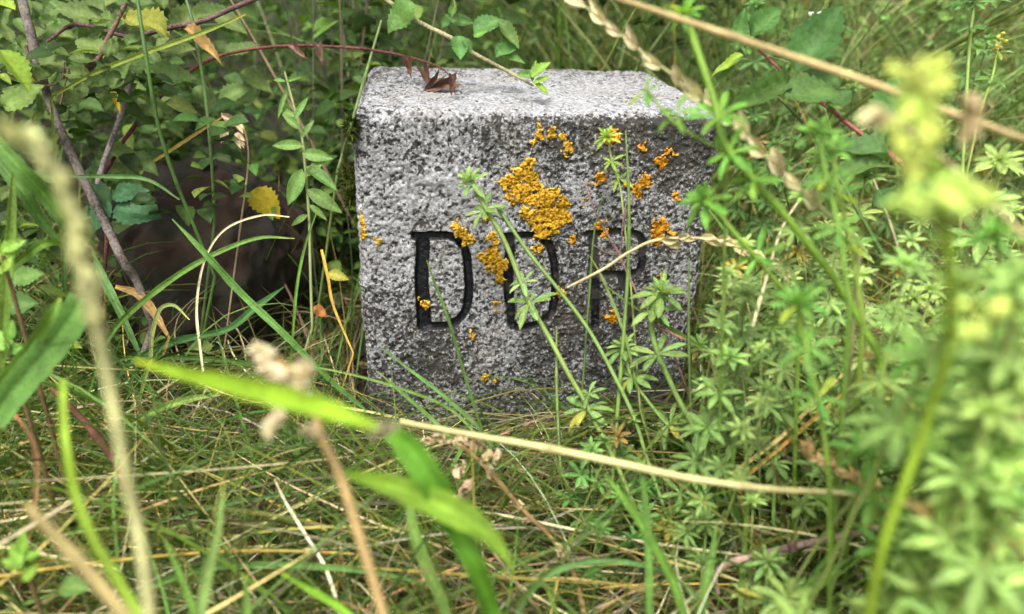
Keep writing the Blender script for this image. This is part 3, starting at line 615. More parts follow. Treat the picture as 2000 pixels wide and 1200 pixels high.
BL = [  # each entry is one single blade
 ('grass_strand', 'broad lime green grass blade pointing left, blurred in front of the stone', 'grass blade', [(262,704,.19,4),(350,728,.18,24),(450,752,.17,36),(560,778,.165,42),(650,802,.16,36),(738,836,.16,10)], LIME, .3, 0),
 ('grass_strand', 'broad blurred green blade dropping from the pale joint below the stone', 'grass blade', [(752,832,.20,30),(800,880,.20,52),(848,950,.20,54),(890,1030,.21,48),(930,1110,.21,42),(962,1200,.22,38),(990,1270,.22,34)], (.11,.24,.03), .8),
 ('grass_strand', 'broad blurred blade bending down to a point right of its joint', 'grass blade', [(668,922,.21,12),(760,948,.20,40),(850,982,.20,56),(920,1018,.20,50),(968,1060,.20,30),(1002,1110,.2,3)], (.15,.30,.04), .5, 0),
 ('grass_strand', 'lime green blade curving down the lower left corner', 'grass blade', [(122,740,.22,14),(126,850,.2,15),(145,960,.2,18),(185,1060,.2,18),(235,1140,.2,18),(285,1230,.2,18)], (.24,.40,.06), .2),
 ('grass_strand', 'wide tan withered blade crossing the lower left corner', 'grass blade', [(50,985,.17,12),(110,1050,.17,22),(165,1110,.17,24),(262,1225,.17,22)], (.33,.25,.12), .3),
 ('grass_strand', 'wide green leaf with a blunt torn end at the left edge', 'grass blade', [(160,582,.28,44),(140,622,.28,56),(90,690,.28,58),(40,750,.28,56),(-30,840,.28,48)], (.15,.29,.09), .2),
 ('grass_strand', 'narrow green leaf lying beside the torn blunt leaf', 'grass blade', [(118,582,.27,6),(98,620,.27,22),(60,680,.28,26),(10,740,.28,26),(-30,790,.28,24)], (.13,.25,.06), .2),
 ('grass_strand', 'upright broad green blade at the left edge above the torn leaf', 'grass blade', [(28,310,.33,4),(22,440,.33,18),(14,540,.33,20),(8,640,.33,18),(0,720,.33,16)], GR, .2),
 ('grass_strand', 'wide blade slanting down from the left edge beneath the pale spike', 'grass blade', [(-20,265,.3,22),(40,330,.3,30),(90,385,.31,30),(135,450,.32,22),(142,500,.34,3)], (.09,.19,.05), .3),
 ('grass_strand', 'second wide blade hanging behind the pale spike', 'grass blade', [(-20,295,.34,20),(40,370,.34,24),(80,430,.35,20),(130,495,.36,3)], (.08,.16,.05), .3),
 ('grass_strand', 'arching blade entering from the left edge over the cut leaf', 'grass blade', [(-20,560,.34,12),(40,510,.34,16),(90,475,.34,16),(150,480,.36,3)], GR, .3),
 ('grass_strand', 'dark green grass stem leaning across the shrub at upper left', 'grass stem', [(266,-20,.40,7),(285,110,.40,8),(308,240,.41,8),(335,330,.42,8),(362,400,.43,7),(420,540,.45,6)], DG, None),
 ('grass_strand', 'straight green blade slanting from the dark rock down to the stone foot', 'grass blade', [(336,428,.40,2),(400,495,.40,12),(470,572,.41,14),(560,658,.41,13),(640,738,.42,10),(712,800,.42,8)], (.11,.23,.07), .4),
 ('grass_strand', 'long green blade arching right over the dark rock', 'grass blade', [(575,466,.42,2),(500,466,.42,7),(400,506,.41,10),(300,572,.41,12),(215,655,.41,10),(175,760,.41,8),(150,840,.40,7)], (.12,.24,.07), .8),
 ('grass_strand', 'dry thin stalk looping up in front of the dark rock', 'grass blade', [(565,424,.43,2),(510,421,.43,4),(440,448,.42,4),(400,508,.42,4),(384,600,.42,5),(392,690,.42,5),(402,760,.42,4)], CREAM, .2),
 ('grass_strand', 'short hooked blade in front of the dark rock', 'grass blade', [(370,625,.41,2),(340,597,.41,6),(312,605,.41,8),(298,650,.41,8),(294,700,.41,7)], PG, .3),
 ('grass_strand', 'thin green blade curving down beside the left edge of the stone', 'grass blade', [(620,410,.43,2),(596,480,.43,5),(580,560,.42,6),(572,650,.42,5),(563,760,.42,5)], GR, .2),
 ('grass_strand', 'short orange withered blade left of the stone', 'grass blade', [(628,488,.42,5),(640,540,.42,6),(652,600,.42,5),(690,690,.42,3)], ORG, .2),
 ('grass_strand', 'wide green blade behind the hooked blade low on the dark rock', 'grass blade', [(555,560,.46,2),(500,600,.46,14),(440,645,.46,12),(340,668,.45,14),(240,715,.44,12)], (.08,.18,.07), .5),
 ('grass_strand', 'broad blade leaning left against the foot of the dark rock', 'grass blade', [(180,490,.42,2),(200,540,.42,16),(235,610,.42,14),(272,690,.42,8)], (.10,.21,.08), .2),
 ('grass_strand', 'orange brown withered leaf strip on the rock foot', 'grass blade', [(225,560,.45,8),(270,575,.45,16),(300,610,.45,16),(330,660,.44,5)], (.28,.17,.07), .3),
 ('grass_strand', 'pale green blade end sweeping right below the dark rock', 'grass blade', [(430,772,.38,2),(380,778,.38,12),(320,795,.38,14),(250,830,.38,8)], (.17,.30,.09), .3),
 ('grass_strand', 'long dark blade lying flat between the rock and the stone', 'grass blade', [(650,712,.42,2),(520,712,.42,8),(380,700,.42,9),(250,700,.41,7),(200,720,.41,5)], DG, .2),
 ('grass_strand', 'pointed blade leaning left across the lower stone face', 'grass blade', [(742,678,.39,2),(800,722,.39,6),(860,768,.39,8),(930,830,.39,8),(960,870,.38,8)], (.12,.22,.08), .2),
 ('grass_strand', 'lower of the two parallel blades crossing the stone foot', 'grass blade', [(738,726,.38,2),(790,772,.38,7),(850,825,.38,8),(900,880,.37,8)], (.13,.23,.08), .2),
 ('grass_strand', 'nearly flat blade with a straw tip across the stone foot', 'grass blade', [(610,716,.40,3),(700,735,.40,5),(800,765,.39,6),(880,800,.38,6),(940,860,.37,5)], (.16,.26,.08), .2),
 ('grass_strand', 'thin dark blade rising over the first engraved D', 'grass blade', [(833,508,.405,2),(852,560,.405,5),(876,625,.40,6),(898,700,.40,6),(925,790,.39,6),(948,860,.385,5)], DG, .1),
 ('grass_strand', 'tall upright green stem right of the engraved R', 'grass stem', [(1222,256,.38,3),(1228,380,.38,6),(1227,520,.38,7),(1216,680,.375,8),(1204,830,.37,8),(1195,960,.36,7)], (.11,.21,.05), None),
 ('grass_strand', 'thin dark stem standing in front of the engraved R', 'grass stem', [(1177,383,.40,2),(1160,460,.40,4),(1152,560,.40,5),(1143,680,.395,4),(1135,800,.39,4)], DG, None),
 ('grass_strand', 'short bent blade leaning over the R beside the tall stem', 'grass blade', [(1152,500,.385,2),(1175,540,.385,5),(1200,600,.38,6),(1222,660,.375,6),(1240,740,.37,5)], (.15,.24,.08), .2),
 ('grass_strand', 'blade slanting right from the R towards the bedstraw', 'grass blade', [(1180,556,.39,2),(1240,600,.385,5),(1340,660,.38,8),(1430,720,.38,8),(1540,800,.37,6)], GR, .2),
 ('grass_strand', 'upright needle thin stem at the right edge of the stone face', 'grass stem', [(1346,504,.38,3),(1345,640,.38,6),(1347,740,.375,6),(1352,850,.37,6),(1356,930,.36,6)], (.10,.19,.05), None),
 ('grass_strand', 'short upright stem at the foot below the second D', 'grass stem', [(1087,645,.385,3),(1087,740,.38,6),(1090,830,.375,6),(1095,920,.365,6)], (.12,.22,.06), None),
 ('grass_strand', 'very thin cream awn curving down through the bedstraw right of the stone', 'grass blade', [(1585,360,.33,2),(1530,440,.33,4),(1495,550,.33,6),(1470,640,.33,7),(1450,735,.34,2)], CREAM, .2),
 ('grass_strand', 'kinked green blade right of the stone between the awn and the face', 'grass blade', [(1385,410,.36,2),(1420,460,.36,7),(1440,540,.36,10),(1450,610,.36,12),(1490,690,.37,8),(1540,780,.37,6)], (.14,.26,.08), .3),
 ('grass_strand', 'straight green blade with cut tip behind the bedstraw right of stone', 'grass blade', [(1482,640,.35,3),(1460,740,.35,7),(1440,830,.35,8),(1425,960,.34,8)], GR, .2),
 ('grass_strand', 'long tan grass stem running diagonally across the top right corner', 'grass stem', [(1140,-25,.24,9),(1300,28,.235,12),(1500,95,.23,14),(1700,162,.22,14),(1850,218,.215,14),(2050,290,.21,14)], (.50,.39,.20), None),
 ('grass_strand', 'dark stalk leaning right behind the big serrated leaf', 'grass stem', [(1520,190,.38,4),(1600,280,.37,7),(1680,420,.36,8),(1750,540,.36,8),(1850,680,.34,6)], DG, None),
 ('grass_strand', 'pale flattened grass stalk lying across the whole lower right', 'grass stem', [(783,824,.30,11),(900,846,.295,13),(1050,872,.29,15),(1200,903,.28,16),(1350,935,.275,15),(1500,955,.27,14),(1620,962,.27,12),(1730,968,.27,10)], PALE, None),
 ('grass_strand', 'thin cream stalk lying across the bottom centre', 'grass stem', [(946,1000,.34,5),(1050,1020,.34,6),(1200,1050,.335,6),(1400,1078,.33,6),(1500,1084,.33,6),(1720,1055,.33,5)], CREAM, None),
 ('grass_strand', 'bright white bent straw at the bottom left of centre', 'grass blade', [(536,936,.32,2),(560,985,.32,5),(600,1050,.315,6),(640,1120,.31,7),(672,1230,.3,7)], (.70,.66,.52), .1),
 ('grass_strand', 'long orange stalk running level along the bottom left', 'grass stem', [(-30,1130,.28,6),(150,1104,.29,6),(350,1083,.30,6),(520,1076,.31,6),(700,1082,.32,5)], (.50,.32,.09), None),
 ('grass_strand', 'long green blade arching over the orange stalk at the bottom left', 'grass blade', [(860,1150,.31,3),(760,1124,.31,9),(640,1108,.31,12),(500,1104,.31,13),(400,1112,.31,12),(300,1146,.30,9),(200,1200,.3,8)], (.13,.26,.08), .3),
 ('grass_strand', 'level green blade lying above the orange stalk', 'grass blade', [(760,950,.36,3),(640,958,.36,5),(500,974,.35,7),(380,1000,.35,7),(250,1040,.34,5)], (.09,.20,.09), .2),
 ('grass_strand', 'pale green blade curving down to the bottom edge left of centre', 'grass blade', [(798,972,.27,10),(806,1030,.27,20),(830,1100,.27,24),(865,1180,.27,22),(880,1250,.27,20)], (.20,.33,.10), .4),
 ('grass_strand', 'blurred upright pale blade at the bottom below the orange stalk', 'grass blade', [(436,950,.22,3),(425,1040,.22,14),(405,1120,.22,22),(385,1240,.22,22)], (.20,.34,.13), .3),
 ('grass_strand', 'straight green blade leaning left at the bottom beside the pale upright blade', 'grass blade', [(320,1052,.26,3),(350,1120,.26,12),(380,1200,.26,14),(400,1260,.26,12)], (.15,.28,.07), .2),
 ('grass_strand', 'short upright blade tip rising from the bottom edge', 'grass blade', [(478,1125,.24,5),(482,1180,.24,14),(486,1250,.24,16)], (.18,.32,.10), .2),
 ('grass_strand', 'lime blade slanting to the bottom edge beside the white straw', 'grass blade', [(550,1120,.26,4),(600,1150,.26,12),(660,1185,.26,14),(730,1240,.26,12)], (.18,.36,.04), .2),
 ('grass_strand', 'blue green blade arching over the bottom edge right of centre', 'grass blade', [(1380,1180,.29,3),(1300,1118,.29,7),(1190,1096,.29,10),(1100,1110,.29,12),(1040,1152,.29,12),(1000,1220,.29,10)], (.10,.22,.09), .4),
 ('grass_strand', 'broad upright blade at the bottom right of centre', 'grass blade', [(1180,925,.28,3),(1230,990,.28,14),(1280,1070,.28,16),(1320,1150,.28,17),(1350,1250,.28,15)], (.14,.28,.06), .4),
 ('grass_strand', 'vertical green blade beside the broad one at the bottom', 'grass blade', [(1247,885,.28,3),(1258,960,.28,12),(1266,1060,.28,15),(1268,1160,.28,15),(1268,1250,.28,13)], (.13,.25,.07), .2),
 ('grass_strand', 'short brown tipped blade at the bottom centre', 'grass blade', [(1063,1140,.30,4),(1080,1180,.30,8),(1100,1240,.30,9)], (.16,.27,.07), .2),
 ('grass_strand', 'pale wide blade rising right from the bottom edge', 'grass blade', [(1700,1080,.30,3),(1640,1110,.30,20),(1570,1160,.29,24),(1510,1220,.29,22)], (.22,.35,.10), .5),
 ('grass_strand', 'long narrow blade leaning right across the dry woody twig', 'grass blade', [(1730,985,.31,3),(1660,1040,.31,9),(1600,1110,.30,10),(1560,1160,.30,10),(1500,1230,.3,9)], (.16,.30,.08), .2),
 ('grass_strand', 'upright blade in front of the dry woody twig', 'grass blade', [(1452,800,.31,3),(1458,900,.31,8),(1458,1010,.31,9),(1450,1120,.31,10),(1445,1230,.3,9)], (.15,.26,.07), .2),
 ('grass_strand', 'green blade standing left of the dry woody twig', 'grass blade', [(1400,1020,.29,3),(1390,1090,.29,14),(1375,1160,.29,17),(1360,1250,.29,16)], (.13,.27,.08), .3),
 ('straw', 'tan straw slanting up right from the pale flattened stalk', 'straw', [(1672,708,.34,4),(1600,775,.34,7),(1530,850,.34,8),(1430,925,.34,7)], (.55,.42,.20), .2),
 ('straw', 'orange straw parallel to and below the tan one', 'straw', [(1685,735,.34,4),(1610,800,.34,7),(1530,870,.34,7),(1440,945,.34,6)], (.46,.26,.08), .2),
 ('grass_strand', 'long faint blade arching behind the shrub to the left', 'grass blade', [(480,28,.40,3),(400,62,.40,8),(280,105,.40,9),(180,145,.40,8),(100,190,.41,5)], (.22,.30,.08), .2),
 ('grass_strand', 'thin vertical stem between the shrub and the dry stems', 'grass stem', [(358,-20,.44,5),(380,60,.44,7),(400,180,.45,7),(412,300,.46,6),(420,430,.48,6)], (.09,.17,.06), None),
 ('grass_strand', 'slender green stem left of the stone corner', 'grass stem', [(745,40,.5,4),(710,160,.5,6),(690,230,.49,6),(660,330,.49,5)], (.15,.24,.09), None),
 ('grass_strand', 'long fading straw crossing the dark rock to the right', 'grass blade', [(435,228,.48,3),(370,270,.47,6),(300,315,.47,6),(210,370,.46,5)], (.42,.30,.08), .2),
 ('grass_strand', 'curved blue green blade over the top of the dark rock', 'grass blade', [(350,390,.42,3),(290,352,.42,7),(220,345,.42,8),(120,345,.42,5)], (.10,.19,.08), .3),
 ('grass_strand', 'reddish stalk leaning through the lower left grass', 'grass stem', [(100,758,.34,9),(170,830,.34,14),(225,905,.34,17),(260,990,.33,15),(300,1040,.34,10)], (.13,.05,.04), None),
 ('grass_strand', 'brown folded dead blade at the left edge of the lower grass', 'grass blade', [(30,810,.3,4),(62,860,.3,9),(72,930,.3,11),(66,1000,.3,8)], (.24,.14,.07), .3),
 ('grass_strand', 'straight grey straw at the lower left in front of the withered blade', 'grass blade', [(158,968,.26,4),(80,1015,.26,7),(0,1062,.26,8),(-40,1085,.26,7)], (.50,.42,.30), .1),
]
for nm, lb, ct, pts, col, tw, *ro in BL:
    stem = tw is None
    strand(nm, lb, ct, pts, col, 'tube' if stem else 'blade', (M_DRY if col[0] > col[1] * 1.05 else (M_STEM if stem else M_GRASS)), None, not ro, tw or 0)

# seed heads: a stem with spikelets as parts ---------------------------------------
def spikelet_mesh():
    V, F = [], []; parts = []
    for k in range(5):
        v, f, c = leaf_np(1 - k * .1, .27, 5, (-.3, .3, .1, -.1, .2)[k], .9, shape=.9)
        a = (k - 2) * .12; R = np.array([[math.cos(a), -math.sin(a), 0], [math.sin(a), math.cos(a), 0], [0, 0, 1]]); v = v @ R.T; v[:, 2] += (k % 2 - .5) * .08
        parts.append((v, f, c * (1 if k % 2 else .85)))
    V, F, C = join_np(parts); return mesh_np('spikelet', V, F, M_DRY, C)
SPK = spikelet_mesh()
def fat_spikelet():
    parts = []; r_ = np.random.default_rng(3)
    for k in range(14):
        v, f, c = leaf_np(.5, .2, 5, r_.uniform(-.4, .4), 1.1, shape=.9); v = v - np.array([0, .1, 0])
        a, b_ = r_.uniform(-.6, .6), r_.uniform(0, 6.28); ca, sa, cb, sb = math.cos(a), math.sin(a), math.cos(b_), math.sin(b_)
        Ry = np.array([[cb, 0, sb], [0, 1, 0], [-sb, 0, cb]]); Rz = np.array([[ca, -sa, 0], [sa, ca, 0], [0, 0, 1]])
        v = v @ Ry.T @ Rz.T + np.array([r_.normal() * .11, r_.uniform(0, .65), r_.normal() * .11]); parts.append((v, f, c * r_.uniform(.7, 1.25)))
    return mesh_np('spikelet', *join_np(parts)[:2], M_DRY, join_np(parts)[2])
FSP = fat_spikelet()
def seed_head(label, pts, col, spikes, scol=None, group=None, stem_kind='tube', mesh=None, name='seed_head'):
    """spikes: (px,py,len px,angle deg in picture, depth)"""
    S, C = strand('stem', None, None, pts, col, stem_kind, M_DRY if col[0] > col[1] * .95 else M_STEM, None, name != 'grass_joint')
    r = root(name, S.location, label, 'seed head', group); S.parent = r; S.location = (0, 0, 0)
    for x, y, L, a, d in spikes:
        p = at(x, y, d); q = at(x + math.cos(math.radians(a)) * L, y - math.sin(math.radians(a)) * L, d - .002 + random.uniform(-.006, .006))
        ln = np.linalg.norm(q - p); Mx = leaf_matrix(p - np.array(r.location), q - p, unit(CAM - p) + RNG.normal(size=3) * .3, ln, 1)
        o = obj('spikelet', mesh or SPK, r, Mx, scol or col)
    return r
def along(pts, a, b, n, L, spread, base=0):
    S = spline(pts, 12); out = []; m = len(S) - 1
    for i in range(n):
        k = int((a + (b - a) * i / (n - 1)) * m); k = min(max(k, 1), m - 1)
        tx, ty = S[k - 1][0] - S[k + 1][0], S[k - 1][1] - S[k + 1][1]; ang = math.degrees(math.atan2(-ty, tx)) + (spread if i % 2 else -spread) + random.uniform(-5, 5) + base
        out.append((S[k][0], S[k][1], L * random.uniform(.85, 1.15), ang, S[k][2] - .001))
    return out
p = [(-60,228,.14,20),(0,250,.14,20),(60,278,.14,22),(110,335,.14,23),(145,430,.14,24),(165,520,.14,22),(190,640,.14,22),(215,760,.145,20),(240,900,.145,19),(262,1000,.15,20),(282,1110,.15,22),(296,1240,.15,22)]
seed_head('pale drooping seed spike, much blurred, down the left side', p, (.48,.47,.24), along(p, .04, .55, 12, 66, 7), (.52,.52,.27), mesh=FSP)
p = [(1108,562,.375,5),(1180,525,.372,6),(1230,492,.37,6),(1290,468,.365,6),(1400,468,.36,6),(1460,490,.355,5),(1530,523,.35,4)]
seed_head('slender ryegrass spike bending over the right half of the stone face', p, (.55,.44,.27), along(p, .5, .98, 9, 42, 8, 180), (.62,.54,.34))
p = [(1090,-25,.30,6),(1180,42,.295,8),(1240,92,.29,8),(1330,160,.285,8),(1400,215,.28,8),(1460,272,.28,9),(1530,340,.28,9),(1600,405,.275,9),(1680,470,.27,9)]
seed_head('ryegrass spike with cream spikelets leaning over the stone corner', p, (.24,.30,.13), along(p, .02, .88, 15, 56, 10), (.70,.62,.42))
p = [(500,672,.19,8),(560,720,.19,14),(610,800,.19,14),(630,860,.19,17),(665,930,.19,18),(700,1040,.19,20),(725,1120,.19,20),(760,1240,.19,20)]
seed_head('thick blurred tan stalk with a pale clotted seed head left of centre', p, (.40,.29,.13), [(545,722,60,150,.19),(540,690,60,170,.19),(520,712,52,110,.19),(600,760,60,120,.19),(580,745,50,60,.19),(560,735,62,160,.185),(590,790,55,140,.19),(550,775,44,255,.19),(545,805,50,240,.19),(530,820,48,255,.185),(620,850,40,150,.19),(545,715,40,200,.19)], (.72,.62,.45), mesh=FSP)
p = [(745,835,.22,6),(735,850,.22,10),(742,842,.22,8)]
seed_head('grey blurred joint where the lime blades meet', [(762,826,.17,10),(745,838,.17,16),(728,852,.17,12)], (.42,.34,.24), [(760,832,34,190,.17),(752,845,36,160,.17),(735,838,24,250,.17)], (.45,.38,.28), mesh=FSP, name='grass_joint')
p = [(825,858,.33,5),(890,866,.33,7),(940,905,.33,9),(985,955,.33,10),(1030,1005,.33,9),(1080,1055,.33,9),(1120,1120,.33,12),(1150,1230,.32,12)]
seed_head('knotty brown stalk with pale seed lumps below the stone', p, (.30,.19,.09), [(850,862,34,175,.32),(872,862,34,150,.32),(888,868,30,60,.32),(915,870,30,120,.32),(900,905,36,250,.32),(925,940,40,215,.315),(900,965,34,230,.315),(945,905,34,60,.32),(960,930,26,100,.32),(968,905,34,75,.32),(1022,990,30,150,.33),(1040,1010,22,200,.33),(1095,1085,30,100,.33),(1100,1095,30,60,.33),(935,880,34,100,.32)], (.55,.42,.29), mesh=FSP)
p = [(1578,886,.28,6),(1640,920,.28,9),(1700,950,.28,9),(1740,985,.28,8),(1780,1060,.28,8)]
seed_head('short tan seed spike at right above the pale flattened stalk', p, (.45,.33,.14), along(p, .04, .7, 12, 34, 16), (.60,.44,.24), mesh=SPK)
p = [(1785,985,.2,10),(1870,1012,.2,14),(1940,1040,.2,14),(2040,1085,.2,14)]
seed_head('blurred tan seed spike entering at the lower right edge', p, (.55,.42,.18), along(p, .04, .95, 10, 52, 14), (.64,.52,.26), mesh=SPK)
p = [(1735,222,.17,6),(1760,240,.17,8),(1830,300,.17,9),(1900,360,.17,9),(1960,420,.17,9),(2060,520,.17,9)]
seed_head('blurred beige seed head poking left beside the yellow flowers', p, (.48,.38,.22), [(1745,228,80,182,.15),(1740,222,60,176,.15),(1905,250,80,95,.15),(1890,280,60,80,.15)], (.60,.50,.32), mesh=FSP)
p = [(432,222,.46,3),(470,240,.46,4),(485,300,.46,4),(478,380,.46,4),(470,440,.47,4)]
seed_head('small nodding grass head in front of the dark rock', p, (.40,.31,.2), [(432,224,44,-25,.455),(450,240,40,-35,.455),(436,250,34,-80,.455),(460,262,34,-50,.455)], (.52,.40,.30))

# ------------------------------------------------------------------ bedstraw
def dots(c, r, n, col, size=.0009):
    V0, F0 = ico(1); parts = []
    for _ in range(n):
        v = unit(RNG.normal(size=3)); p = c + v * r * RNG.random() ** .35; s = size * random.uniform(.7, 1.3)
        parts.append((V0 * s * (1 + .3 * RNG.normal(size=(len(V0), 1)) * .5) + p, F0, np.tile(np.array(col) * random.uniform(.75, 1.2), (len(V0), 1))))
    return join_np(parts)
def bedstraw_hero(label, stem, whorls, wd=8, col=(.15, .27, .07), lcol=(.22, .34, .12), tops=(0,), group=None, flowers=()):
    S, C = strand('stem', None, None, [(x, y, d, wd) for x, y, d in stem], col, 'tube', M_STEM, None, True)
    r = root('bedstraw', S.location, label, 'plant', group); S.parent = r; S.location = (0, 0, 0); loc = np.array(r.location)
    for wi, (x, y, rad, n) in enumerate(whorls):
        k = int(np.argmin([np.hypot(*(np.array(project(c[:3])[:2]) - (x, y))) for c in C])); k = min(max(k, 1), len(C) - 2)
        ax = unit(C[k - 1][:3] - C[k + 1][:3]); d = project(C[k][:3])[2]; L = rad * d / FPX; base = at(x, y, d)
        ax = unit(ax * .7 + unit(CAM - base) * .6)
        rings = [(n, .02, 1.)]
        if wi in tops: rings += [(7, .6, .72), (6, 1.0, .5)]
        for nn, lf, s in rings:
            for yy, zz in whorl_dirs(ax, nn, lf, random.random() * 6):
                ls = L * s * random.uniform(.9, 1.22); tip = base + yy * ls
                if inside_stone(tip[None] - np.array([0, .001, 0]))[0]: yy = unit(np.array([yy[0], min(yy[1], -.1), yy[2]]))
                if random.random() < .08: ls *= .6
                c = tuple(np.array(lcol) * random.uniform(.8, 1.2) * (1.15 if lf > .5 else 1))
                c = (c[0] * 1.7, c[1] * 1.05, c[2] * .7) if random.random() < .05 else c
                obj('leaf', random.choice(BED), r, leaf_matrix(base + ax * (1 - s) * L * .3 - loc, yy, zz, ls), c)
    for x, y, rr, n in flowers:
        d = .2; p = at(x, y, C[0][3] * 0 + stem[0][2]); V, F, Cc = dots(p - loc, rr * stem[0][2] / FPX, n, (.50, .52, .10), .0011)
        o = obj('flower_cluster', mesh_np('flower_cluster', V, F, M_FLOR, Cc), r)
    return r
bedstraw_hero('bedstraw leaning left whose top whorl covers the upper stone face beside the lichen', [(918,345,.385),(945,400,.385),(985,470,.383),(1015,545,.38),(1035,595,.378),(1070,655,.375),(1110,730,.37),(1145,790,.367),(1180,860,.36),(1210,920,.355),(1235,980,.35)],
   [(918,356,42,7),(944,412,42,7),(1036,592,52,8),(1022,552,34,6),(1145,800,54,8),(1150,770,32,6)], 10, tops=(0,))
bedstraw_hero('bare bedstraw stem running beside the leafy one across the stone', [(972,405,.39),(1030,490,.385),(1090,565,.38),(1150,645,.376),(1200,735,.37),(1240,820,.365),(1265,900,.36),(1300,1000,.35)], [(975,412,18,4),(1235,820,22,4)], 8, tops=())
bedstraw_hero('small yellowish bedstraw tip over the top right of the stone face', [(1187,262,.39),(1192,300,.39),(1200,335,.39),(1212,370,.39),(1222,460,.385),(1232,560,.38),(1240,660,.38),(1250,800,.37)], [(1186,270,30,7),(1194,316,28,7),(1210,350,28,5)], 4, (.2,.28,.08), (.24,.36,.07), tops=(0,))
bedstraw_hero('dense topped bedstraw covering the lower right corner of the stone face', [(1292,548,.37),(1278,590,.37),(1272,640,.37),(1285,690,.368),(1320,770,.365),(1352,830,.36),(1385,900,.355),(1430,1000,.35),(1460,1080,.34)],
   [(1290,575,52,8),(1275,605,50,7),(1285,692,54,8),(1365,838,50,8),(1392,900,40,7)], 11, tops=(0,))
bedstraw_hero('bedstraw with star shaped whorls low on the stone, left of the dense topped one', [(1218,650,.38),(1222,690,.378),(1235,740,.375),(1290,815,.37),(1340,870,.365),(1400,960,.36)], [(1218,682,42,8),(1234,738,44,8),(1308,828,46,8)], 7, tops=(0,))
bedstraw_hero('short bedstraw at the right foot of the stone', [(1368,668,.39),(1372,720,.39),(1380,790,.385),(1392,860,.38)], [(1368,676,34,7),(1378,770,32,7)], 5, tops=(0,))
bedstraw_hero('upright bedstraw right of the stone with large stacked whorls', [(1525,615,.345),(1522,680,.345),(1520,740,.345),(1520,800,.345),(1517,860,.342),(1514,920,.34),(1510,1020,.335)], [(1528,628,48,8),(1524,682,54,8),(1520,800,54,8),(1514,905,46,8)], 8, tops=(0,))
bedstraw_hero('small bedstraw standing in the grass below the stacked whorls', [(1380,1010,.33),(1378,1050,.33),(1372,1110,.325),(1368,1180,.32)], [(1380,1022,36,8),(1372,1090,34,7)], 6, tops=(0,))
bedstraw_hero('bedstraw at the bottom edge right of the dry woody twig bend', [(1500,1088,.30),(1498,1130,.30),(1494,1180,.30),(1490,1260,.30)], [(1500,1102,46,8),(1496,1172,56,8)], 8, tops=(0,))
bedstraw_hero('bright blurred bedstraw shoot rising past the top right corner of the stone', [(1335,20,.26),(1365,110,.26),(1395,200,.26),(1415,280,.26),(1470,350,.262),(1540,430,.265),(1640,560,.27),(1720,700,.27)], [(1340,28,40,6),(1408,226,60,7),(1425,300,56,6),(1470,352,50,6)], 15, (.17,.32,.04), (.16,.34,.06), tops=(0,))
bedstraw_hero('blurred bedstraw tip at the right edge of the stone', [(1375,372,.27),(1392,400,.27),(1430,450,.27),(1490,520,.275),(1560,600,.28)], [(1376,395,56,7),(1480,500,50,6)], 9, (.16,.3,.05), (.15,.32,.06), tops=(0,))
bedstraw_hero('blurred pale green bedstraw tip over the back corner of the stone', [(1260,172,.27),(1290,210,.27),(1330,250,.27),(1420,300,.27)], [(1262,178,44,5),(1322,222,44,5)], 6, (.16,.3,.05), (.16,.34,.06), tops=())
bedstraw_hero('tall bedstraw in the top right corner', [(1900,-30,.40),(1902,10,.40),(1896,60,.40),(1890,140,.40),(1885,240,.39),(1880,330,.38),(1875,450,.37)], [(1902,6,36,8),(1896,52,34,7),(1935,1,30,6)], 7, (.16,.28,.06), (.12,.23,.07), tops=(0,))
bedstraw_hero('bedstraw with tiny yellow buds near the top right edge', [(1958,68,.42),(1948,100,.42),(1938,150,.42),(1915,220,.41),(1890,330,.4)], [(1950,102,26,6),(1938,155,32,7)], 5, (.2,.3,.06), (.14,.26,.08), tops=(), flowers=[(1957,76,12,14),(1948,94,8,8)])
for lb, x, y, rr, d in [('blurred bedstraw tip between the serrated leaves and the yellow flowers', 1600, 258, 46, .25), ('blurred bedstraw tip below the red sapling stem', 1625, 290, 44, .26), ('blurred bedstraw crown in the middle of the right hand mass', 1560, 590, 55, .24),
                     ('blurred bright bedstraw crown low beside the tall flower stem', 1690, 880, 60, .23), ('blurred bedstraw crown at the right edge halfway down', 1945, 455, 55, .22), ('blurred bedstraw crown at the lower right', 1880, 1080, 60, .22), ('blurred bedstraw crown beside the yellow side flower', 1790, 700, 56, .23)]:
    bedstraw_hero(lb, [(x, y, d), (x + 12, y + 80, d), (x + 40, y + 200, d), (x + 60, y + 340, d)], [(x, y + 4, rr, 7), (x + 14, y + 90, rr, 7), (x + 38, y + 190, rr, 6)], 10, (.16, .3, .05), (.14, .30, .065), tops=(0,))

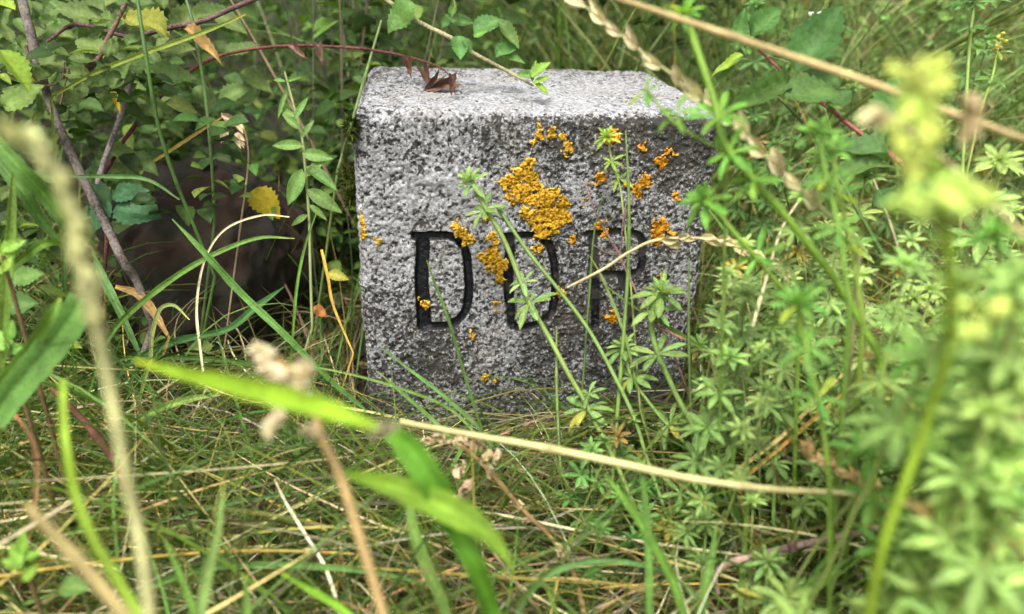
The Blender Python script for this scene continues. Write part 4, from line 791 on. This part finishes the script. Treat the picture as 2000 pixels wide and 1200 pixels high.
# flowering stem with blurred yellow clusters
def spray(c, r, n):
    parts = []
    for _ in range(max(3, n // 11)):
        v = unit(RNG.normal(size=3)) * r * RNG.random() ** .5; parts.append(dots(c + v, r * .28, 9, (.66, .80, .20), .0008))
    return join_np(parts)
def flower_stem():
    pts = [(1795,150,.13,12),(1805,220,.13,14),(1825,320,.13,17),(1842,430,.132,22),(1856,560,.14,20),(1852,680,.15,20),(1815,810,.16,20),(1765,950,.165,19),(1722,1080,.17,19),(1690,1240,.18,20)]
    S, C = strand('stem', None, None, pts, (.20, .34, .03), 'tube', M_STEM, None, True)
    r = root('flowering_bedstraw', S.location, 'tall lime stem with blurred yellow flower clusters down the right side', 'plant'); S.parent = r; S.location = (0, 0, 0); loc = np.array(r.location)
    for x, y, rr, n in [(1788,160,50,110),(1800,210,44,80),(1795,285,52,110),(1755,240,30,34),(1795,400,50,100),(1870,392,46,80),(1850,370,32,40),(1925,385,28,30),(1928,615,36,50),(1905,665,26,30)]:
        p = at(x, y, .13); V, F, Cc = spray(p - loc, rr * 1.05 * .13 / FPX, n)
        obj('flower_cluster', mesh_np('flower_cluster', V, F, M_FLOR, Cc), r)
    for sx, sy, ex, ey in [(1832,350,1875,392),(1838,440,1795,405),(1853,600,1928,618),(1854,690,1905,665),(1806,240,1765,236)]:
        me = tube('flower_stalk', np.array([(*(at(sx + (ex - sx) * t, sy + (ey - sy) * t - 10 * math.sin(3.1 * t), .131) - loc), .0009) for t in np.linspace(0, 1, 6)]), M_STEM, 6)
        obj('flower_stalk', me, r, None, (.2, .34, .04))
    for x, y, L in [(1842,470,40),(1856,640,46),(1800,850,50)]:
        for yy, zz in whorl_dirs(np.array([0, -.3, .9]), 7, .1, random.random()): obj('leaf', random.choice(BED), r, leaf_matrix(at(x, y, .168) - loc, yy, zz, L * .168 / FPX), (.17, .34, .06))
flower_stem()

# the mass of bedstraw on the right; every plant a thing with stem and whorls
STEMM = {}
def mass_plant(px, py, d, cols, group, label, size=1.):
    top = at(px, py, d); base = np.array([top[0] + random.uniform(-.03, .03), top[1] + random.uniform(-.03, .03), 0]); base[2] = gz(base[0], base[1])
    if inside_stone(base[None])[0] or top[2] - base[2] < .015: return
    mid = (top + base) / 2 + RNG.normal(size=3) * .006; C3 = spline([base, mid, top], 5)
    if inside_stone(C3).any(): return
    r = root('bedstraw', base, label, 'plant', group)
    obj('stem', tube('stem', np.hstack([C3 - base, np.full((len(C3), 1), .0011 * size)]), M_STEM, 5), r, None, tuple(np.array(cols) * .95))
    L = np.linalg.norm(top - base); n = int(min(8, max(2, L / .020))); ts = np.linspace(1, 1 - .02 * (n - 1) / L if n > 1 else 1, n); T = tangents(C3)
    for i, t in enumerate(ts):
        if t < .12: break
        k = t * (len(C3) - 1); a = int(min(k, len(C3) - 2)); p = C3[a] + (C3[a + 1] - C3[a]) * (k - a); ax = T[a]
        if np.linalg.norm(p - CAM) < .13: continue
        qx, qy, qz = project(p)
        if 1380 < qx < 1745 and 1000 < qy < 1150 and qz < .345 or 1300 < qx < 1745 and 880 < qy < 990 and qz < .285: continue
        ax = unit(ax + RNG.normal(size=3) * .12 + unit(CAM - p) * .35); s = (.0105 + .0035 * random.random()) * size * (.8 if i == 0 else 1)
        if inside_stone((p + np.array([[s, 0, 0], [-s, 0, 0], [0, s, 0], [0, 0, -s]]) * .8)).any(): continue
        x = unit(np.cross(ax, [math.cos(i), math.sin(i), .2])); y = np.cross(ax, x)
        M = Matrix(((x[0] * s, y[0] * s, ax[0] * s, p[0] - base[0]), (x[1] * s, y[1] * s, ax[1] * s, p[1] - base[1]), (x[2] * s, y[2] * s, ax[2] * s, p[2] - base[2]), (0, 0, 0, 1)))
        c = tuple(np.array(cols) * random.uniform(.8, 1.25) * (1.2 if i == 0 else 1))
        if random.random() < .05:
            yc = random.choice([(.42, .36, .09), (.30, .20, .08), (.36, .40, .12)]); c = yc if np.linalg.norm(p - CAM) > .33 else c
        obj('leaf_whorl', random.choice(WTOP if i == 0 else WHORL), r, M, c)
GM = 'bedstraw plants massed right of the stone'; LM = 'whorled green bedstraw among many alike right of the stone'
for i in range(100):
    x = random.uniform(1380, 2040); y = random.uniform(300, 1180); d = random.uniform(.30, .46)
    if x < 1560 and y < 480: continue
    mass_plant(x, y, d, 1.0 * np.array([(.25, .36, .12), (.18, .28, .09), (.31, .43, .16), (.13, .20, .07)][i % 4]), GM, LM, random.choice((.65, .8, 1., 1.15)))
for i in range(26):
    mass_plant(random.uniform(1750, 2080), random.uniform(440, 1160), random.uniform(.16, .26), np.array([(.25, .38, .12), (.31, .45, .14), (.20, .31, .09)][i % 3]), 'blurred bedstraw plants nearest at the lower right', 'blurred bedstraw among several alike nearest at the lower right')
for i in range(26):
    mass_plant(random.uniform(1400, 2020), random.uniform(0, 340), random.uniform(.5, .72), np.array((.10, .19, .06)), 'bedstraw plants in the background at the upper right', 'small bedstraw among several alike in the blurred upper right')
for i in range(60):
    mass_plant(random.uniform(1400, 2040), random.uniform(420, 1180), random.uniform(.28, .42), np.array([(.26, .37, .13), (.30, .42, .16), (.2, .3, .1)][i % 3]), 'small pale bedstraw shoots between the larger ones at right', 'small pale bedstraw shoot among several alike between the larger ones', random.uniform(.5, .75))
for i in range(16):
    mass_plant(random.uniform(1150, 1420), random.uniform(850, 1120), random.uniform(.32, .37), np.array((.13, .25, .075)), 'small bedstraw plants in the grass below the stone', 'small bedstraw among several alike in the grass below the stone', .8)

# ------------------------------------------------------------------ woody plants
def put_leaf(r, loc, bx, by, tx, ty, d, col, tpl=None, wscale=1., tilt=.5, name='leaf', dt=0.):
    p = at(bx, by, d); q = at(tx, ty, d + dt); z = unit(unit(CAM - p) * (1 - tilt) + np.array([0, -.1, 1]) * tilt + RNG.normal(size=3) * .12)
    return obj(name, tpl or random.choice(OVAL), r, leaf_matrix(p - loc, q - p, z, np.linalg.norm(q - p), wscale), tuple(np.array(col) * random.uniform(.85, 1.15)))
LSC = {'shrub': 1.25, 'leafy_twig': 1.15, 'fruit_sapling': 1.1}
def woody(name, label, cat, branches, leaves, lcol, wscale=1.):
    S, C = strand('trunk' if name == 'shrub' else 'stem', None, None, branches[0][0], branches[0][1], 'tube', M_BARK, None, branches[0][2])
    r = root(name, S.location, label, cat); S.parent = r; S.location = (0, 0, 0); loc = np.array(r.location)
    for pts, col, rooted in branches[1:]:
        b, _ = strand('branch', None, None, pts, col, 'tube', M_BARK, None, rooted); M = Matrix.Translation(np.array(b.location) - loc); b.parent = r; b.matrix_local = M
    for lf in leaves:
        bx, by, tx, ty, d = lf[:5]; c = lf[5] if len(lf) > 5 else lcol
        put_leaf(r, loc, bx, by, bx + (tx - bx) * LSC.get(name, 1), by + (ty - by) * LSC.get(name, 1), d, c, wscale=(lf[6] if len(lf) > 6 else wscale))
    return r, loc
GB = (.14, .12, .10)
SL = (.11, .17, .06)
Yl = (.42, .34, .07)
leaves = [(200,38,130,28,.42),(128,30,100,4,.43),(205,25,170,2,.42),(205,105,150,72,.42),(210,112,218,84,.42),(122,142,80,95,.42),(66,140,85,108,.43),(72,160,108,135,.42),(190,118,140,110,.42),(178,150,128,140,.42),
 (215,172,250,134,.42),(228,108,200,70,.43),(248,92,278,70,.42),(325,72,245,32,.42,(.26,.28,.06)),(292,145,362,142,.44),(175,72,205,60,.43),(262,128,300,150,.44),(142,178,118,162,.42),(10,215,62,168,.40,(.16,.26,.07)),
 (0,98,50,158,.38,(.20,.32,.05)),(0,145,18,160,.4,(.22,.3,.06)),(0,190,22,206,.4),(25,85,12,58,.4),(55,205,16,188,.41),(30,20,-10,6,.4,(.24,.34,.05)),(72,160,34,128,.42,Yl),(215,180,232,214,.43,(.5,.42,.05),.5),
 (360,58,420,108,.43,(.42,.26,.14),.5),(300,58,328,70,.43,(.35,.2,.08),.6),(250,60,290,38,.43),(330,48,400,36,.46),(385,40,440,20,.46),(150,60,128,48,.44),(105,60,140,75,.45),(90,60,62,42,.44),(230,200,262,172,.45),(285,200,330,230,.47),
 (270,250,318,232,.47),(210,290,262,300,.46),(262,300,300,330,.46),(248,330,262,385,.46),(218,385,275,372,.45,(.06,.15,.08)),(228,400,300,425,.45,(.05,.13,.07),1.5),(215,395,185,440,.45,(.06,.14,.07),1.3),(175,360,210,395,.45,(.06,.14,.07),1.2),
 (420,30,470,55,.5),(440,110,490,80,.5),(470,140,520,170,.52),(380,170,420,210,.5),(430,200,480,170,.52),(60,250,105,290,.45),(40,270,10,300,.44),(120,190,160,205,.45)]
for i in range(110):
    bx, by = random.uniform(0, 330), random.uniform(-10, 240); a = random.uniform(0, 6.28); L = random.uniform(26, 56)
    leaves.append((bx, by, bx + L * math.cos(a), by + L * .8 * math.sin(a), random.uniform(.44, .52)))
for i in range(24):
    bx, by = random.uniform(-10, 230), random.uniform(230, 480); a = random.uniform(0, 6.28); L = random.uniform(26, 50)
    leaves.append((bx, by, bx + L * math.cos(a), by + L * .8 * math.sin(a), random.uniform(.46, .52)))
woody('shrub', 'small leaved shrub with grey stems and serrated leaves at upper left', 'shrub', [
 ([(34,-40,.43,18),(48,20,.43,18),(66,90,.43,20),(92,185,.43,16),(125,270,.43,16),(160,345,.435,18),(205,435,.44,18),(240,510,.44,17),(268,552,.45,16),(300,640,.46,14)], GB, True),
 ([(262,140,.44,9),(250,175,.44,12),(232,235,.44,11),(205,310,.44,11),(190,360,.44,10)], (.2,.17,.15), False),
 ([(246,5,.42,9),(225,50,.42,9),(206,85,.42,9),(190,118,.42,12),(162,140,.43,14)], (.15,.10,.07), False),
 ([(520,-10,.44,8),(450,18,.44,10),(400,40,.44,9),(320,57,.44,10),(250,72,.44,8),(150,48,.44,8),(92,82,.44,6)], (.12,.065,.065), False),
 ([(50,90,.42,7),(70,160,.42,6),(118,160,.42,5),(125,120,.42,3)], (.15,.10,.07), False),
 ([(118,205,.42,4),(135,130,.42,3)], (.1,.06,.04), False)], leaves, SL)

woody('leafy_twig', 'green tipped twig with serrated leaves hanging over the top of the stone', 'twig', [
 ([(1042,168,.42,4),(1010,150,.42,7),(970,128,.425,8),(925,104,.43,8),(880,74,.43,9),(835,52,.435,8),(790,26,.44,9),(745,-8,.445,9),(700,-40,.45,9)], (.24,.23,.12), False),
 ([(887,38,.43,3),(890,20,.43,3),(884,-10,.43,3)], (.2,.22,.1), False)],
 [(808,6,756,50,.43,(.10,.21,.06),1.35),(896,70,898,112,.42,(.10,.21,.07),1.3),(925,62,978,38,.43,(.09,.19,.06),1.2),(972,42,1005,92,.43,(.10,.19,.06),.8),(880,30,862,52,.43,(.09,.18,.06)),(882,36,888,4,.43,(.12,.24,.06),.8),
  (925,72,948,60,.425,(.15,.28,.07)),(905,75,920,100,.42),(968,112,1010,88,.43),(985,112,1022,120,.43,(.11,.2,.07),.8),(880,40,920,48,.44),(1010,148,1044,150,.415,(.13,.26,.09),.8),(1038,152,1070,122,.41,(.16,.30,.06),.9),
  (1042,165,1072,150,.41,(.18,.34,.05),.6),(1045,165,1070,182,.41,(.18,.34,.05),.8),(1040,160,1046,120,.415,(.17,.32,.06),.5)], (.09, .18, .06))

woody('fruit_sapling', 'sapling with red stem and large serrated leaves at upper right', 'sapling', [
 ([(1480,98,.385,4),(1500,114,.385,5),(1550,163,.385,6),(1585,190,.385,6),(1620,212,.38,7),(1650,238,.38,8),(1700,275,.38,9),(1760,320,.38,11),(1800,352,.38,8),(1870,420,.38,8),(1920,560,.38,8)], (.24,.09,.07), True),
 ([(1725,275,.38,3),(1722,300,.38,4)], (.24,.09,.07), False)],
 [(1552,140,1632,34,.37,(.075,.16,.05),1.1),(1466,72,1523,14,.38,(.10,.2,.06),1.),(1437,100,1452,28,.38,(.11,.22,.07),.7),(1452,108,1392,136,.375,(.2,.32,.05),.5),(1452,112,1396,166,.38,(.10,.2,.06),.35),(1552,172,1424,210,.37,(.08,.17,.05),.65),
  (1530,188,1640,176,.36,(.065,.145,.045),1.15),(1620,214,1662,168,.37,(.07,.15,.05),1.1),(1640,170,1584,128,.375,(.09,.18,.06),1.1),(1732,318,1620,284,.37,(.07,.15,.05),1.),(1728,322,1562,342,.365,(.09,.18,.06),.42),
  (1725,272,1762,142,.38,(.08,.17,.05),1.),(1465,108,1458,92,.38,(.1,.2,.06)),(1610,206,1650,206,.36,(.12,.22,.05),.6),(1780,350,1860,420,.38,(.08,.17,.06),1.2),(1705,400,1760,372,.39,(.08,.17,.06),1.2)], (.08, .17, .05))

# bramble cane with withered leaves
r, loc = woody('bramble_cane', 'arching dark red cane with withered brown leaves ending over the stone top', 'twig', [
 ([(888,182,.455,2),(884,160,.46,3),(862,134,.47,3),(800,112,.485,4),(720,97,.49,5),(640,91,.49,6),(560,90,.49,6),(470,100,.49,6),(400,122,.485,7),(330,172,.48,8),(260,250,.47,8),(215,320,.465,8),(190,380,.46,7),(210,470,.47,6)], (.12,.045,.035), True)], [], (.1, .1, .1))
def dry_leaf(bx, by, tx, ty, d, L, col=(.11, .065, .05)):
    V, F, C = leaf_np(1, .5, 13, 1.5, 1.6, serr=1, shape=.7, wave=3); V[:, 0] *= .8; V = V + .05 * np.stack([vnoise(V, 6, 1), vnoise(V, 6, 2), vnoise(V, 6, 3)], 1) * 1.6
    p = at(bx, by, d); q = at(tx, ty, d - .004); obj('withered_leaf', mesh_np('withered_leaf', V, F, M_DRY, C), r, leaf_matrix(p - loc, q - p, unit(CAM - p), np.linalg.norm(q - p), 1.), col)
dry_leaf(828,138,840,164,.455,1); dry_leaf(872,164,848,172,.45,1); dry_leaf(884,152,882,176,.42,1); dry_leaf(796,116,801,142,.47,1, (.17,.08,.06)); dry_leaf(622,90,628,118,.48,1, (.2,.12,.1)); dry_leaf(850,158,838,170,.448,1)
dry_leaf(575,92,592,108,.48,1, (.25,.15,.12))

# sprout left of the stone with lance shaped leaves
S, C = strand('stem', None, None, [(556,140,.47,4),(572,200,.47,5),(590,270,.46,6),(598,350,.46,6),(604,430,.46,6),(606,520,.455,6),(610,640,.45,6)], (.2,.26,.12), 'tube', M_STEM, None, True)
sp = root('seedling', S.location, 'sprout with lance shaped leaves just left of the stone', 'plant'); S.parent = sp; S.location = (0, 0, 0); loc2 = np.array(sp.location)
for bx, by, tx, ty, L in [(590,330,562,402,1.1),(594,285,530,284,.9),(588,255,550,222,.8),(580,230,535,205,.7),(590,300,650,310,1.2),(596,325,660,372,.9),(598,345,640,300,.8),(575,235,600,180,.6),(600,370,668,415,1.),(560,180,540,232,.5),(590,270,612,232,.8),(602,420,560,440,.8),(604,400,640,430,.8),(560,160,590,150,.7),(558,160,528,150,.7)]:
    put_leaf(sp, loc2, bx, by, tx, ty, .455, (.15, .26, .08), random.choice(LANCE), L * 1.2, .35)

# dry branching twig in front of the R
tw, _ = woody('dry_twig', 'thin brown branching dead twig standing in front of the engraved R', 'twig', [
 ([(1142,356,.385,4),(1165,420,.385,4),(1205,490,.38,5),(1228,540,.38,5),(1258,600,.38,5),(1300,660,.38,5),(1330,730,.38,5),(1350,790,.38,5),(1370,880,.37,5)], (.20,.13,.10), True),
 ([(1222,400,.383,3),(1216,445,.382,4),(1212,490,.38,4)], (.17,.11,.09), False), ([(1158,478,.38,2),(1185,494,.38,3),(1210,492,.38,3)], (.15,.1,.08), False),
 ([(1240,380,.383,3),(1222,420,.383,3),(1216,455,.382,3)], (.15,.1,.08), False), ([(1272,636,.378,3),(1305,648,.378,5),(1338,664,.378,6)], (.32,.18,.11), False), ([(1372,622,.38,2),(1330,626,.38,2),(1290,640,.38,3)], (.12,.09,.08), False), ([(1300,590,.378,2),(1296,610,.378,3),(1290,640,.378,3)], (.12,.09,.08), False)], [], (1, 1, 1))
woody('dry_branch', 'bent grey brown dead branch lying on the grass at the lower right', 'branch', [
 ([(1402,1160,.315,8),(1398,1122,.31,10),(1425,1100,.31,14),(1490,1082,.308,14),(1548,1068,.306,15),(1600,1056,.305,14),(1660,1044,.303,14),(1720,1030,.302,12),(1850,1014,.30,10)], (.30,.21,.165), False),
 ([(1546,1060,.305,16),(1549,1077,.305,17)], (.16,.1,.08), False)], [], (1, 1, 1))

# yellow leaf by the rock, leaf plantlets at the left
def one_leaf(name, label, bx, by, tx, ty, d, col, ws, tpl=0, mat=None):
    p = at(bx, by, d); q = at(tx, ty, d); r = obj(name, OVAL[tpl], None, leaf_matrix(p, q - p, unit(CAM - p) + np.array([0, 0, .5]), np.linalg.norm(q - p), ws), col); tag(r, label, 'leaf')
one_leaf('yellow_leaf', 'yellow fallen leaf behind the sprout beside the dark rock', 492, 372, 548, 425, .475, (.38, .28, .02), 1.3)
one_leaf('yellow_leaf', 'small yellow leaf low between the rock and the stone', 640, 535, 682, 545, .46, (.32, .29, .07), 1.0)
one_leaf('brown_leaf', 'small orange brown leaf in the grass left of the stone', 612, 600, 640, 618, .46, (.40, .15, .07), 1.2, 1)
one_leaf('green_leaf', 'dark crinkled green leaf standing in the lower left grass', 300, 930, 255, 830, .40, (.09, .17, .05), .9, 3)
one_leaf('green_leaf', 'dull green leaf lying in the straw left of centre', 545, 830, 640, 930, .42, (.10, .17, .07), .5, 0)
one_leaf('green_leaf', 'round green leaf at the bottom left beside the yellow green rosette', 118, 1145, 172, 1150, .26, (.11, .22, .06), 1.4, 0)
one_leaf('green_leaf', 'serrated green leaf at the left edge above the torn blade', 20, 545, 80, 530, .38, (.11, .21, .06), 1.2, 1)
one_leaf('green_leaf', 'crinkled leaf just above the blunt torn blade', 20, 600, 72, 590, .38, (.09, .18, .06), 1.6, 3)
one_leaf('green_leaf', 'bright folded leaf right of the blunt torn blade', 130, 670, 162, 682, .36, (.24, .36, .08), .9, 2)
def rosette(label, cx, cy, d, n, L, col):
    b = at(cx, cy + 30, d); g = root('rosette', (b[0], b[1], gz(b[0], b[1])), label, 'plant'); lc = np.array(g.location)
    p0 = at(cx, cy, d); obj('stem', tube('stem', np.array([(0, 0, 0, .0022), (*((p0 - lc) * .5 + np.array([.001, 0, 0])), .002), (*(p0 - lc), .0016)]), M_STEM, 6), g, None, (.15, .12, .06))
    for i in range(n):
        a = i * 2.4 + random.random(); l = L * random.uniform(.6, 1.1); by = cy + random.uniform(-.3, .9) * L
        put_leaf(g, lc, cx + random.uniform(-4, 4), by, cx + l * math.cos(a), by - l * .7 * abs(math.sin(a)) - 8, d + random.uniform(-.004, .004), col, random.choice(LANCE), 1.6, .3)
rosette('yellow green leafy sprig in the bottom left corner', 45, 1090, .25, 13, 52, (.20, .34, .06))
rosette('small bright leafy sprig at the left edge below the torn leaf', 12, 665, .3, 8, 50, (.19, .34, .07))
rosette('leafy sprig at the left edge under the wide blades', 5, 500, .31, 6, 46, (.20, .33, .06))
# white flowers top
def white_flower():
    p = at(1592, 34, .42); g = root('white_flower', (p[0], p[1], gz(p[0], p[1])), 'tiny cluster of white flowers behind the top serrated leaf', 'flower'); lc = np.array(g.location)
    obj('stem', tube('stem', np.array([(0, 0, 0, .001), (*((p - lc) * .5 + .003), .0009), (*(p - lc), .0008)]), M_STEM, 5), g, None, GR)
    for dx, dy in ((0, 0), (-8, -6), (9, -8), (-10, 8), (6, 6)):
        V, F, C = dots(at(1592 + dx, 34 + dy, .42) - lc, .0012, 12, (.75, .75, .65), .0007); obj('flower_cluster', mesh_np('flower_cluster', V, F, M_FLOR, C), g)
white_flower()
